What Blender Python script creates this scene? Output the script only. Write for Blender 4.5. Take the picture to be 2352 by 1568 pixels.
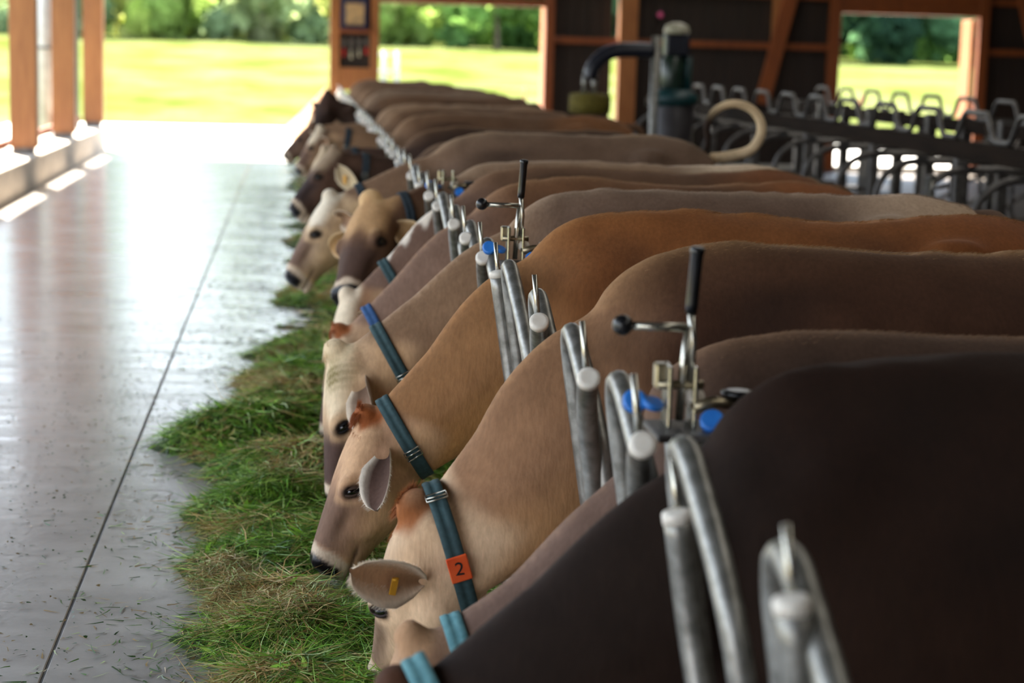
import bpy, bmesh, math, random
import numpy as np
from mathutils import Vector, Matrix, Quaternion
from mathutils.bvhtree import BVHTree

for o in list(bpy.data.objects): bpy.data.objects.remove(o, do_unlink=True)
scene = bpy.context.scene
COL = scene.collection
random.seed(7); RNG = np.random.default_rng(7)

# ------------------------------------------------------------------ camera
cam_d = bpy.data.cameras.new('camera'); cam = bpy.data.objects.new('camera', cam_d); COL.objects.link(cam)
cam_d.sensor_fit = 'HORIZONTAL'; cam_d.sensor_width = 36.0; cam_d.lens = 36.0*4300/2352
cam.matrix_world = Matrix(((0.9933, -0.0099, -0.1152, 0), (-0.1123, 0.1550, -0.9815, 0), (0.0276, 0.9879, 0.1528, 1.75), (0, 0, 0, 1)))
cam_d.clip_end = 900; cam_d.clip_start = .05
cam_d.dof.use_dof = True; cam_d.dof.focus_distance = 5.4; cam_d.dof.aperture_fstop = 2.5
scene.camera = cam

# ------------------------------------------------------------------ sky and sun
SUN_DIR = Vector((-0.37, 0.93, 1.5)).normalized()          # towards the sun: ahead and left, 56 degrees up
world = bpy.data.worlds.new('World'); scene.world = world; world.use_nodes = True
nt = world.node_tree; nt.nodes.clear()
out = nt.nodes.new('ShaderNodeOutputWorld'); bg = nt.nodes.new('ShaderNodeBackground'); wtc = nt.nodes.new('ShaderNodeTexCoord'); wsx = nt.nodes.new('ShaderNodeSeparateXYZ'); wrm = nt.nodes.new('ShaderNodeValToRGB')
wrm.color_ramp.elements[0].position = 0.0; wrm.color_ramp.elements[0].color = (.86,.92,1.0,1); wrm.color_ramp.elements[1].position = .7; wrm.color_ramp.elements[1].color = (.56,.75,1.0,1)
nt.links.new(wtc.outputs['Generated'], wsx.inputs[0]); nt.links.new(wsx.outputs['Z'], wrm.inputs[0]); nt.links.new(wrm.outputs[0], bg.inputs[0]); nt.links.new(bg.outputs[0], out.inputs[0])
bg.inputs['Strength'].default_value = 2.6                         # clear summer sky, hazy towards the horizon
sd = bpy.data.lights.new('sun', 'SUN'); sd.energy = 26.0; sd.angle = 0.01; sd.color = (1.0, .93, .82)
so = bpy.data.objects.new('sun', sd); COL.objects.link(so); so.rotation_euler = SUN_DIR.to_track_quat('Z', 'Y').to_euler(); so.location = (-20, 40, 60)
# ------------------------------------------------------------------ exposure
vs = scene.view_settings
vs.view_transform = 'Standard'; vs.look = 'None'; vs.gamma = 1.0; vs.use_curve_mapping = False
vs.exposure = 1.05

# ================================================================== helpers
def lin(r, g, b):
    f = lambda c: (c/255/12.92) if c/255 <= .04045 else ((c/255+.055)/1.055)**2.4
    return (f(r), f(g), f(b))
def L4(c): return (*c, 1)

class MB:
    def __init__(s): s.v = []; s.f = []; s.m = []; s.sm = []
    def add(s, verts, faces, mi=0, smooth=True):
        o = len(s.v); s.v += [tuple(p) for p in verts]
        for f in faces: s.f.append([i+o for i in f]); s.m.append(mi); s.sm.append(smooth)
        return s
    def box(s, a, b, mi=0, M=None):
        (x0, y0, z0), (x1, y1, z1) = a, b
        vs_ = [Vector(p) for p in ((x0,y0,z0),(x1,y0,z0),(x1,y1,z0),(x0,y1,z0),(x0,y0,z1),(x1,y0,z1),(x1,y1,z1),(x0,y1,z1))]
        if M: vs_ = [M @ p for p in vs_]
        return s.add(vs_, [(0,3,2,1),(4,5,6,7),(0,1,5,4),(1,2,6,5),(2,3,7,6),(3,0,4,7)], mi, False)
    def bbox(s, a, b, bev=.006, mi=0, M=None):                     # box with chamfered edges
        bm = bmesh.new(); bmesh.ops.create_cube(bm, size=1)
        for v in bm.verts: v.co = Vector([a[i]+(v.co[i]+.5)*(b[i]-a[i]) for i in range(3)])
        bmesh.ops.bevel(bm, geom=list(bm.edges), offset=min(bev, .45*min(b[i]-a[i] for i in range(3))), segments=1, affect='EDGES')
        bm.verts.ensure_lookup_table()
        vs_ = [(M @ v.co if M else v.co.copy()) for v in bm.verts]
        s.add(vs_, [[v.index for v in f.verts] for f in bm.faces], mi, False); bm.free(); return s
    def beam(s, p, q, w, d, up=(0,1,0), bev=.006, mi=0):           # squared timber from p to q, w wide, d deep
        p, q = Vector(p), Vector(q); z = (q-p); ln = z.length; z.normalize()
        y = Vector(up); y = (y - z*y.dot(z)).normalized(); x = y.cross(z)
        M = Matrix(((x.x,y.x,z.x,p.x),(x.y,y.y,z.y,p.y),(x.z,y.z,z.z,p.z),(0,0,0,1)))
        return s.bbox((-w/2,-d/2,0),(w/2,d/2,ln),bev,mi,M)
    def tube(s, pts, r, n=12, mi=0, cap=True, closed=False):
        pts = [Vector(p) for p in pts]; N = len(pts)
        rs = r if hasattr(r, '__len__') else [r]*N
        T = []
        for i in range(N):
            a = pts[(i-1) % N] if (closed or i > 0) else pts[0]; b = pts[(i+1) % N] if (closed or i < N-1) else pts[-1]
            T.append((b-a).normalized())
        ref = Vector((0,0,1)) if abs(T[0].z) < .9 else Vector((1,0,0))
        u = (ref - T[0]*ref.dot(T[0])).normalized(); vs_ = []
        for i in range(N):
            u = (u - T[i]*u.dot(T[i])).normalized(); w = T[i].cross(u)
            vs_ += [pts[i] + (u*math.cos(k*2*math.pi/n) + w*math.sin(k*2*math.pi/n))*rs[i] for k in range(n)]
        fs = []
        for i in range(N if closed else N-1):
            j = (i+1) % N
            fs += [(i*n+k, i*n+(k+1) % n, j*n+(k+1) % n, j*n+k) for k in range(n)]
        s.add(vs_, fs, mi, True)
        if cap and not closed:
            o = len(s.v)-len(vs_)
            s.f.append([o+k for k in range(n)][::-1]); s.m.append(mi); s.sm.append(False)
            s.f.append([o+(N-1)*n+k for k in range(n)]); s.m.append(mi); s.sm.append(False)
        return s
    def lathe(s, prof, c=(0,0,0), n=20, mi=0, axis=(0,0,1), smooth=True):   # prof: (r, h)
        z = Vector(axis).normalized(); ref = Vector((1,0,0)) if abs(z.x) < .9 else Vector((0,1,0))
        x = (ref - z*ref.dot(z)).normalized(); y = z.cross(x); c = Vector(c); vs_ = []
        for r, h in prof: vs_ += [c + z*h + (x*math.cos(k*2*math.pi/n)+y*math.sin(k*2*math.pi/n))*max(r,1e-4) for k in range(n)]
        fs = [(i*n+k, i*n+(k+1) % n, (i+1)*n+(k+1) % n, (i+1)*n+k) for i in range(len(prof)-1) for k in range(n)]
        s.add(vs_, fs, mi, smooth)
        o = len(s.v)-len(vs_)
        s.f.append([o+k for k in range(n)][::-1]); s.m.append(mi); s.sm.append(False)
        s.f.append([o+(len(prof)-1)*n+k for k in range(n)]); s.m.append(mi); s.sm.append(False)
        return s
    def ball(s, c, r, mi=0, nu=16, nv=10):
        c = Vector(c); rr = r if hasattr(r,'__len__') else (r,r,r)
        return s.lathe2([(math.sin(math.pi*i/nv), -math.cos(math.pi*i/nv)) for i in range(nv+1)], c, rr, nu, mi)
    def lathe2(s, prof, c, rr, n, mi):
        vs_ = []
        for r, h in prof: vs_ += [(c.x+rr[0]*r*math.cos(k*2*math.pi/n), c.y+rr[1]*r*math.sin(k*2*math.pi/n), c.z+rr[2]*h) for k in range(n)]
        fs = [(i*n+k, i*n+(k+1) % n, (i+1)*n+(k+1) % n, (i+1)*n+k) for i in range(len(prof)-1) for k in range(n)]
        return s.add(vs_, fs, mi, True)
    def mesh(s, name, mats, off=(0,0,0)):
        me = bpy.data.meshes.new(name); ov = Vector(off)
        me.from_pydata([Vector(p)-ov for p in s.v], [], s.f)
        me.polygons.foreach_set('material_index', s.m); me.polygons.foreach_set('use_smooth', s.sm)
        for m in (mats if isinstance(mats, (list, tuple)) else [mats]): me.materials.append(m)
        me.update(); return me
    def build(s, name, mats, parent=None, off=None):
        if off is None: off = parent_off(parent)
        return link(name, s.mesh(name, mats, off), parent)

WORLD_OFF = {}
def parent_off(p):                                                 # parts are written in world coordinates; store them relative to their thing
    return WORLD_OFF.get(p.name, Vector((0,0,0))) if p else Vector((0,0,0))
def link(name, me, parent=None):
    o = bpy.data.objects.new(name, me); COL.objects.link(o)
    if parent: o.parent = parent; WORLD_OFF[o.name] = parent_off(parent)
    return o
def thing(name, loc, label, cat, group=None):
    o = bpy.data.objects.new(name, None); COL.objects.link(o); o.location = loc; o.empty_display_size = .1
    WORLD_OFF[o.name] = Vector(loc); o['label'] = label; o['category'] = cat
    if group: o['group'] = group
    return o
def tag(o, label, cat=None, group=None, kind=None):
    o['label'] = label
    if cat: o['category'] = cat
    if group: o['group'] = group
    if kind: o['kind'] = kind
    return o
def struct(name, loc=(0,0,0), label=None):
    o = bpy.data.objects.new(name, None); COL.objects.link(o); o.location = loc; WORLD_OFF[o.name] = Vector(loc); o['kind'] = 'structure'
    if label: o['label'] = label
    return o
def sstruct(o, label=None):
    o['kind'] = 'structure'
    if label: o['label'] = label
    return o
def copy_tree(o, parent=None):
    c = o.copy(); COL.objects.link(c); c.parent = parent
    for ch in list(o.children): copy_tree(ch, c)
    return c

def smooth(a, b, x): t = np.clip((x-a)/(b-a), 0, 1); return t*t*(3-2*t)
def catmull(P, n):
    P = [Vector(p) for p in P]; out_ = []; Q = [2*P[0]-P[1]] + P + [2*P[-1]-P[-2]]
    for i in range(1, len(Q)-2):
        for k in range(n):
            t = k/n; a, b, c, d = Q[i-1], Q[i], Q[i+1], Q[i+2]
            out_.append(.5*((2*b)+(c-a)*t+(2*a-5*b+4*c-d)*t*t+(3*b-a-3*c+d)*t**3))
    return out_ + [P[-1]]

# ------------------------------------------------------------------ materials
def mat(name, base=(.5,.5,.5), rough=.6, metal=0., spec=.5):
    m = bpy.data.materials.new(name); m.use_nodes = True; b = m.node_tree.nodes['Principled BSDF']
    b.inputs['Base Color'].default_value = L4(base); b.inputs['Roughness'].default_value = rough; b.inputs['Metallic'].default_value = metal
    b.inputs['Specular IOR Level'].default_value = spec
    return m, m.node_tree, b
def noise(nt_, scale, detail=4, rough=.55, mapping=None, coord='Object'):
    tc = nt_.nodes.new('ShaderNodeTexCoord'); mp = nt_.nodes.new('ShaderNodeMapping'); n = nt_.nodes.new('ShaderNodeTexNoise')
    n.inputs['Scale'].default_value = scale; n.inputs['Detail'].default_value = detail; n.inputs['Roughness'].default_value = rough
    if mapping: mp.inputs['Scale'].default_value = mapping
    nt_.links.new(tc.outputs[coord], mp.inputs[0]); nt_.links.new(mp.outputs[0], n.inputs['Vector']); return n
def ramp(nt_, src, stops):
    r = nt_.nodes.new('ShaderNodeValToRGB'); e = r.color_ramp.elements
    while len(e) < len(stops): e.new(.5)
    for i, (p, c) in enumerate(stops): e[i].position = p; e[i].color = L4(c)
    nt_.links.new(src, r.inputs[0]); return r
def bump(nt_, b, src, strength=.2, dist=.01):
    n = nt_.nodes.new('ShaderNodeBump'); n.inputs['Strength'].default_value = strength; n.inputs['Distance'].default_value = dist
    nt_.links.new(src, n.inputs['Height']); nt_.links.new(n.outputs[0], b.inputs['Normal'])
def noisy(name, c1, c2, scale=5, rough=.6, metal=0., mapping=None, bs=.15, bd=.005, lo=.35, hi=.65, detail=5, spec=.5, coord='Object'):
    m, t, b = mat(name, c1, rough, metal, spec); n = noise(t, scale, detail, mapping=mapping, coord=coord)
    r = ramp(t, n.outputs['Fac'], [(lo, c1), (hi, c2)]); t.links.new(r.outputs[0], b.inputs['Base Color'])
    if bs: bump(t, b, n.outputs['Fac'], bs, bd)
    return m
def wood(name, c1, c2, grain=(14, 14, 1.2), rough=.6):
    m, t, b = mat(name, c1, rough); n = noise(t, 2.2, 6, .6, grain); k = noise(t, 1.1, 2, .5)
    r = ramp(t, n.outputs['Fac'], [(.3, c1), (.7, c2)])
    mx = t.nodes.new('ShaderNodeMixRGB'); mx.blend_type = 'MULTIPLY'; mx.inputs[0].default_value = .5
    r2 = ramp(t, k.outputs['Fac'], [(.3, (.6,.55,.5)), (.7, (1,1,1))])
    t.links.new(r.outputs[0], mx.inputs[1]); t.links.new(r2.outputs[0], mx.inputs[2]); t.links.new(mx.outputs[0], b.inputs['Base Color'])
    bump(t, b, n.outputs['Fac'], .2, .004); return m
def attr_mat(name, rough=.7, attr='Col', spec=.3):
    m, t, b = mat(name, (.5,.5,.5), rough, 0, spec); a = t.nodes.new('ShaderNodeAttribute'); a.attribute_name = attr
    return m, t, b, a

M_timber = wood('timber_glulam', lin(136,80,36), lin(164,106,56))
M_timber_dark = wood('timber_old', lin(112,52,14), lin(138,72,22))
M_board = wood('board_stained', lin(28,18,11), lin(42,27,17), (10,10,.8), .75)
M_rail_wood = wood('timber_greyed', lin(30,22,16), lin(46,35,26), (10,1.0,10), .9); M_rail_wood.node_tree.nodes['Principled BSDF'].inputs['Specular IOR Level'].default_value = .1
M_conc = noisy('concrete_kerb', lin(178,164,148), lin(206,192,174), 6, .85, bs=.3, bd=.01)
M_galv = noisy('galvanised_steel', lin(116,114,108), lin(156,154,148), 26, .40, .7, bs=.12, bd=.002)
M_galv_dull = noisy('galvanised_dull', lin(78,74,72), lin(108,104,100), 14, .5, .6, bs=.1, bd=.002)
M_cap = noisy('cap_plastic', lin(214,206,194), lin(232,226,216), 30, .5, bs=.05)
M_blue = noisy('blue_plastic', lin(34,104,190), lin(48,124,208), 20, .4, bs=.05)
M_black = noisy('black_plastic', lin(14,14,16), lin(24,24,27), 30, .3, bs=.03)
M_bright = noisy('bright_steel', lin(168,164,150), lin(200,196,184), 30, .25, .9, bs=.05, bd=.002)
M_brass = noisy('yellowed_steel', lin(140,128,104), lin(168,156,130), 30, .35, .9, bs=.05, bd=.002)
M_eye, _, _b = mat('eye', lin(10,7,6), .06); _b.inputs['Coat Weight'].default_value = .6
M_collar = noisy('collar_webbing', lin(36,58,60), lin(48,74,76), 60, .8, bs=.5, bd=.002)
M_collar_teal = noisy('collar_webbing_pale', lin(78,124,130), lin(98,146,150), 60, .8, bs=.5, bd=.002)
M_collar_blue = noisy('collar_webbing_blue', lin(34,66,110), lin(52,90,136), 60, .8, bs=.5, bd=.002)
M_collar_dark = noisy('collar_webbing_dark', lin(26,36,44), lin(40,54,62), 60, .8, bs=.5, bd=.002)
M_orange = noisy('orange_plastic', lin(214,72,22), lin(228,92,36), 20, .5, bs=.03)
M_yellow = noisy('yellow_plastic', lin(208,146,22), lin(224,168,40), 20, .5, bs=.03)
M_print, _, _ = mat('black_print', lin(14,12,12), .6)

# fur: colour comes with the animal (vertex colours), grain from noise
M_fur, t, b, a = attr_mat('cow_fur', .72, spec=.16)
n1 = noise(t, 90, 3, .6, (1,1,.25)); n2 = noise(t, 9, 4, .6)
m1 = t.nodes.new('ShaderNodeMixRGB'); m1.blend_type = 'MULTIPLY'; m1.inputs[0].default_value = .55
r1 = ramp(t, n1.outputs['Fac'], [(.25,(.66,.63,.6)),(.7,(1.12,1.1,1.08))]); t.links.new(a.outputs['Color'], m1.inputs[1]); t.links.new(r1.outputs[0], m1.inputs[2])
m2 = t.nodes.new('ShaderNodeMixRGB'); m2.blend_type = 'MULTIPLY'; m2.inputs[0].default_value = .6
r2 = ramp(t, n2.outputs['Fac'], [(.3,(.72,.68,.64)),(.68,(1.1,1.08,1.06))]); t.links.new(m1.outputs[0], m2.inputs[1]); t.links.new(r2.outputs[0], m2.inputs[2])
t.links.new(m2.outputs[0], b.inputs['Base Color']); t.links.new(a.outputs['Alpha'], b.inputs['Roughness'])
b.inputs['Sheen Weight'].default_value = .22; b.inputs['Sheen Roughness'].default_value = .35; hsv = t.nodes.new('ShaderNodeHueSaturation'); hsv.inputs['Value'].default_value = 1.9; hsv.inputs['Saturation'].default_value = .8; t.links.new(a.outputs['Color'], hsv.inputs['Color']); t.links.new(hsv.outputs[0], b.inputs['Sheen Tint'])
bump(t, b, n1.outputs['Fac'], .35, .004)
M_hair, t, b, a = attr_mat('hair', .6); t.links.new(a.outputs['Color'], b.inputs['Base Color'])
tr = t.nodes.new('ShaderNodeBsdfTranslucent'); ms = t.nodes.new('ShaderNodeMixShader'); ms.inputs[0].default_value = .4; t.links.new(a.outputs['Color'], tr.inputs[0]); t.links.new(b.outputs[0], ms.inputs[1]); t.links.new(tr.outputs[0], ms.inputs[2]); t.links.new(ms.outputs[0], t.nodes['Material Output'].inputs[0])

M_blade, t, b, a = attr_mat('cut_grass', .5, spec=.4); t.links.new(a.outputs['Color'], b.inputs['Base Color'])
b.inputs['Transmission Weight'].default_value = 0.0
# ================================================================== the place
# ---- floor of the feed alley
M_floor, t, b = mat('concrete_alley', lin(120,116,114), .35)
n1 = noise(t, 1.1, 6, .62); n2 = noise(t, 26, 5, .65); n3 = noise(t, 3.0, 4, .6, (.35, 3.0, 1))
r1 = ramp(t, n1.outputs['Fac'], [(.3, lin(136,130,124)), (.7, lin(174,167,159))]); t.links.new(r1.outputs[0], b.inputs['Base Color'])
rr = t.nodes.new('ShaderNodeMapRange'); rr.inputs['From Min'].default_value = .3; rr.inputs['From Max'].default_value = .7
rr.inputs['To Min'].default_value = .12; rr.inputs['To Max'].default_value = .27; b.inputs['IOR'].default_value = 1.9; t.links.new(n3.outputs['Fac'], rr.inputs[0]); t.links.new(rr.outputs[0], b.inputs['Roughness'])
mm = t.nodes.new('ShaderNodeMath'); mm.operation = 'ADD'; t.links.new(n2.outputs['Fac'], mm.inputs[0]); t.links.new(n3.outputs['Fac'], mm.inputs[1])
bump(t, b, mm.outputs[0], .15, .006)
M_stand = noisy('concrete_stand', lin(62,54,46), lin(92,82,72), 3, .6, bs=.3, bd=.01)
M_yard = noisy('yard_concrete', lin(176,172,164), lin(204,200,192), 1.5, .8, bs=.2, bd=.01)

M_joint = noisy('joint_mortar', lin(70,66,62), lin(92,88,84), 12, .8, bs=.1)
fl = struct('floor', (0,0,0), 'smooth grey concrete feed alley with a long joint')
MB().bbox((-3.3,-6,-.3),(-.691,31.2,0),.003).build('slab', M_floor, fl)
MB().bbox((-.683,-6,-.3),(.70,31.2,0),.004).build('slab', M_floor, fl)
MB().box((-.7,-6,-.3),(-.67,31.2,-.005)).build('joint', M_joint, fl)
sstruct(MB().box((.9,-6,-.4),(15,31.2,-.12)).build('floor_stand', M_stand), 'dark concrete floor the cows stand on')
sstruct(MB().bbox((.70,-6,-.4),(.90,31.2,.14),.02).build('trim_1', M_conc), 'low concrete kerb under the feed barrier')
MB_y = MB().box((-6,31.2,-.4),(16,41.5,-.02)); yard = sstruct(MB_y.build('floor_yard', M_yard), 'sunlit pale concrete apron outside the barn end')
# meadow: gently rising
M_mead, t, b = mat('meadow', (.2,.3,.03), 1.0, 0, 0.0)
n1 = noise(t, .25, 6, .65, (1, .35, 1)); n2 = noise(t, 3.0, 5, .7)
r1 = ramp(t, n1.outputs['Fac'], [(.35, lin(64,74,28)), (.5, lin(80,86,46)), (.66, lin(94,97,64))])
mx = t.nodes.new('ShaderNodeMixRGB'); mx.blend_type = 'MULTIPLY'; mx.inputs[0].default_value = .5
r2 = ramp(t, n2.outputs['Fac'], [(.3,(.6,.66,.5)),(.7,(1,1,1))]); t.links.new(r1.outputs[0], mx.inputs[1]); t.links.new(r2.outputs[0], mx.inputs[2]); t.links.new(mx.outputs[0], b.inputs['Base Color'])
bump(t, b, n2.outputs['Fac'], .6, .1)
mb = MB(); nx, ny = 60, 60
def field_z(x, y): return -.25 + max(0, (y-34))/116*2.25 - .00012*max(0,y-34)*(x) * .5 + .08*math.sin(x*.11+y*.05)
vsx = [(-160+320*i/nx, -40+330*(j/ny)**1.0) for j in range(ny+1) for i in range(nx+1)]
mb.add([(x, y, field_z(x,y) if y > 34 else -.42) for x, y in vsx], [(j*(nx+1)+i, j*(nx+1)+i+1, (j+1)*(nx+1)+i+1, (j+1)*(nx+1)+i) for j in range(ny) for i in range(nx)])
sstruct(mb.build('ground_meadow', M_mead), 'bright yellow-green meadow beyond the barn')

# ---- left side: kerb wall, posts, rails
wl = struct('wall_left', (-3.2, 0, 0), 'open timber side wall on a concrete kerb')
for k in range(10):
    y0 = -5 + k*3.9 - .0
    y0 = -7.9 + k*3.9; y1 = min(y0+3.885, 31.2)
    MB().bbox((-3.62,y0,-.3),(-3.08,y1,.37),.012).build('kerb_block', M_conc, wl)
POSTS = [31.0-3.9*k for k in range(10)]
for y in POSTS:
    MB().bbox((-3.42,y-.11,.45),(-3.10,y+.11,3.45),.01).build('post', M_timber, wl)
    MB().bbox((-3.40,y-.10,.36),(-3.14,y+.10,.46),.008).build('post_shoe', M_galv_dull, wl)
for k in range(9):
    y0, y1 = POSTS[k+1]+.11, POSTS[k]-.11
    MB().bbox((-3.52,y0-.1,.44),(-3.46,y1+.1,.53),.006).build('low_rail', M_timber_dark, wl)
MB().bbox((-3.44,-7,3.40),(-3.08,31.2,3.78),.01).build('wall_plate', M_timber, wl)
# roller curtain tubes and downpipe outside of the posts
M_grey_pipe = noisy('grey_pipe', lin(176,168,160), lin(196,190,182), 8, .5, bs=.05)
dp = thing('downpipe', (-3.72, 28.6, -.3), 'pale grey downpipe standing outside a timber post', 'pipe')
MB().tube([(-3.72,28.6,-.25),(-3.72,28.6,3.6)], .1, 14).build('pipe', M_grey_pipe, dp)
MB().bbox((-3.80,28.49,1.6),(-3.44,28.71,1.64),.004).build('bracket', M_galv_dull, dp)
gp = thing('curtain_post', (-3.56,31.0,-.3), 'dark green steel curtain post between timber posts', 'post')
M_green_steel = noisy('green_steel', lin(38,58,44), lin(52,74,58), 8, .5, bs=.05)
MB().bbox((-3.62,30.95,-.3),(-3.50,31.1,3.6),.006).build('profile', M_green_steel, gp)
MB().bbox((-3.66,30.9,-.3),(-3.46,31.15,-.2),.004).build('foot_plate', M_galv_dull, gp)

# ---- far gable wall at y = 31.2
YW = 31.2
wf = struct('wall_far', (0, YW, 0), 'dark boarded gable wall with timber frame and openings')
def planks(x0, x1, z0, z1, y=YW+.02, w=.205):
    n = max(1, round((x1-x0)/w)); ww = (x1-x0)/n
    for i in range(n):
        d = .006*((i*7) % 3)
        if i < n-1: MB().box((x0+(i+1)*ww-.03, y+.04, z0), (x0+(i+1)*ww+.03, y+.055, z1)).build('batten', M_board, wf)
        MB().bbox((x0+i*ww+.004, y+d, z0), (x0+(i+1)*ww-.004, y+.028+d, z1), .003).build('plank', M_board, wf)
planks(4.22, 5.20, -.1, 5.2); planks(5.28, 9.0, -.1, 5.6); planks(11.62, 15.0, -.1, 5.0)
planks(1.34, 4.2, 2.62, 4.6); planks(9.02, 11.6, 2.86, 5.6)
def fbeam(p, q, w, d, m=M_timber_dark, nm='timber'): MB().beam(p, q, w, d).build(nm, m, wf)
fbeam((.60,YW-.05,0),(.60,YW-.05,5.0),.16,.2,M_timber,'post'); fbeam((1.25,YW-.05,-.1),(1.25,YW-.05,5.0),.14,.2,M_timber,'post')
fbeam((4.13,YW-.06,-.1),(4.13,YW-.06,5.2),.15,.22,M_timber_dark,'post'); fbeam((5.44,YW-.1,-.1),(5.44,YW-.1,5.2),.30,.22,M_timber,'post')
fbeam((8.97,YW-.06,-.1),(8.97,YW-.06,5.2),.17,.22,M_timber_dark,'post'); fbeam((11.55,YW-.06,-.1),(11.55,YW-.06,5.2),.17,.22,M_timber_dark,'post')
fbeam((1.33,YW-.02,2.55),(4.06,YW-.02,2.55),.12,.16,M_timber_dark,'header'); fbeam((9.05,YW-.05,2.62),(11.47,YW-.05,2.62),.15,.2,M_timber_dark,'header')
fbeam((9.05,YW-.05,2.79),(11.47,YW-.05,2.79),.18,.2,M_timber_dark,'header')
for x0, x1 in ((4.2,5.29),(5.59,8.89),(11.63,15)):
    for z in (1.965, 2.80): fbeam((x0,YW-.03,z),(x1,YW-.03,z),.11,.09,M_timber_dark,'rail')
fbeam((7.75,YW-.17,1.0),(8.42,YW-.17,3.9),.24,.10,M_timber_dark,'brace'); fbeam((8.0,YW-.06,1.9),(8.0,YW-.06,5.2),.2,.14,M_timber,'post')
fbeam((12.75,YW-.17,1.0),(11.9,YW-.17,3.9),.2,.10,M_timber_dark,'brace')
fbeam((-3.4,YW-.05,5.08),(4.2,YW-.05,5.08),.2,.24,M_timber,'header')
# right jamb boards outside, sunlit
MB().bbox((11.40,YW+.05,-.3),(11.46,YW+.55,2.5),.006).build('jamb_board', M_timber, wf)
MB().bbox((4.06,YW+.05,-.3),(4.12,YW+.5,2.5),.006).build('jamb_board', M_timber, wf)
# ---- roof, right wall, wall behind the camera
def roofz(x): return 3.85 + (x+4.0)*.28 if x < 6 else 3.85+10*.28-(x-6)*.28
mb = MB()
for x0, x1 in ((-3.75,4.9),(7.1,15.8)):
    for k in range(1):
        z0, z1 = roofz(x0), roofz(x1)
        mb.add([(x0,-7,z0),(x1,-7,z1),(x1,31.6,z1),(x0,31.6,z0),(x0,-7,z0+.1),(x1,-7,z1+.1),(x1,31.6,z1+.1),(x0,31.6,z0+.1)], [(0,3,2,1),(4,5,6,7),(0,1,5,4),(1,2,6,5),(2,3,7,6),(3,0,4,7)], 0, False)
sstruct(mb.build('ceiling', M_board), 'dark boarded barn roof')
# translucent ridge light, out of view, added to lighten the cows' backs
M_poly, t, b = mat('ridge_sheet', (.8,.8,.8), .6); tr = t.nodes.new('ShaderNodeBsdfTranslucent'); tr.inputs[0].default_value = (.13,.125,.115,1); t.links.new(tr.outputs[0], t.nodes['Material Output'].inputs[0])
rl = struct('added_ridge_light', (6,12,6.5), 'milky translucent ridge light added along the roof, out of view')
for k in range(10):
    y0 = -7+k*3.86; y1 = y0+3.85
    for x0, x1 in ((4.9,6.0),(6.0,7.1)):
        MB().add([(x0,y0,roofz(x0)+.05),(x1,y0,roofz(x1)+.05),(x1,y1,roofz(x1)+.05),(x0,y1,roofz(x0)+.05)],[(0,1,2,3)],0,False).build('pane', M_poly, rl)
wr = struct('wall_right', (15,0,0), 'boarded right wall'); MB().box((15,-7,-.4),(15.1,31.2,4.0)).build('boarding', M_board, wr)
wb = struct('wall_behind', (0,-6,0), 'boarded wall behind'); MB().box((-3.7,-6.2,-.4),(15.1,-6,6)).build('boarding', M_board, wb)
mb = MB().add([(4.2,YW+.06,4.6),(15,YW+.06,4.6),(15,YW+.06,3.4),(4.2,YW+.06,3.4)],[(0,1,2,3)],0,False)

# ================================================================== cows
XB, ZF = 1.7, -.12                     # root x and height of the standing floor
def loft(mb, rings):
    n = len(rings[0]); o = len(mb.v)
    vs_ = [p for r in rings for p in r]
    fs = [(i*n+k, i*n+(k+1) % n, (i+1)*n+(k+1) % n, (i+1)*n+k) for i in range(len(rings)-1) for k in range(n)]
    mb.add(vs_, fs)
    for ri, rev in ((0, True), (len(rings)-1, False)):
        c = sum((Vector(p) for p in rings[ri]), Vector())/n; ci = len(mb.v); mb.v.append(tuple(c))
        for k in range(n):
            a_, b_ = o+ri*n+k, o+ri*n+(k+1) % n
            mb.f.append([ci, b_, a_] if rev else [ci, a_, b_]); mb.m.append(0); mb.sm.append(True)
VT = np.array([0,.03,.1,.2,.35,.5,.65,.8,.92,1.0])
G_BARREL = np.array([0,.26,.50,.73,.93,1,1,.88,.6,0]); G_CHEST = np.array([0,.16,.36,.60,.88,1,.98,.85,.58,0]); G_RUMP = np.array([0,.30,.66,.92,1,.97,.9,.78,.55,0])
G_HEAD = np.array([0,.42,.74,.93,1,.97,.88,.70,.45,0])

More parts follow.
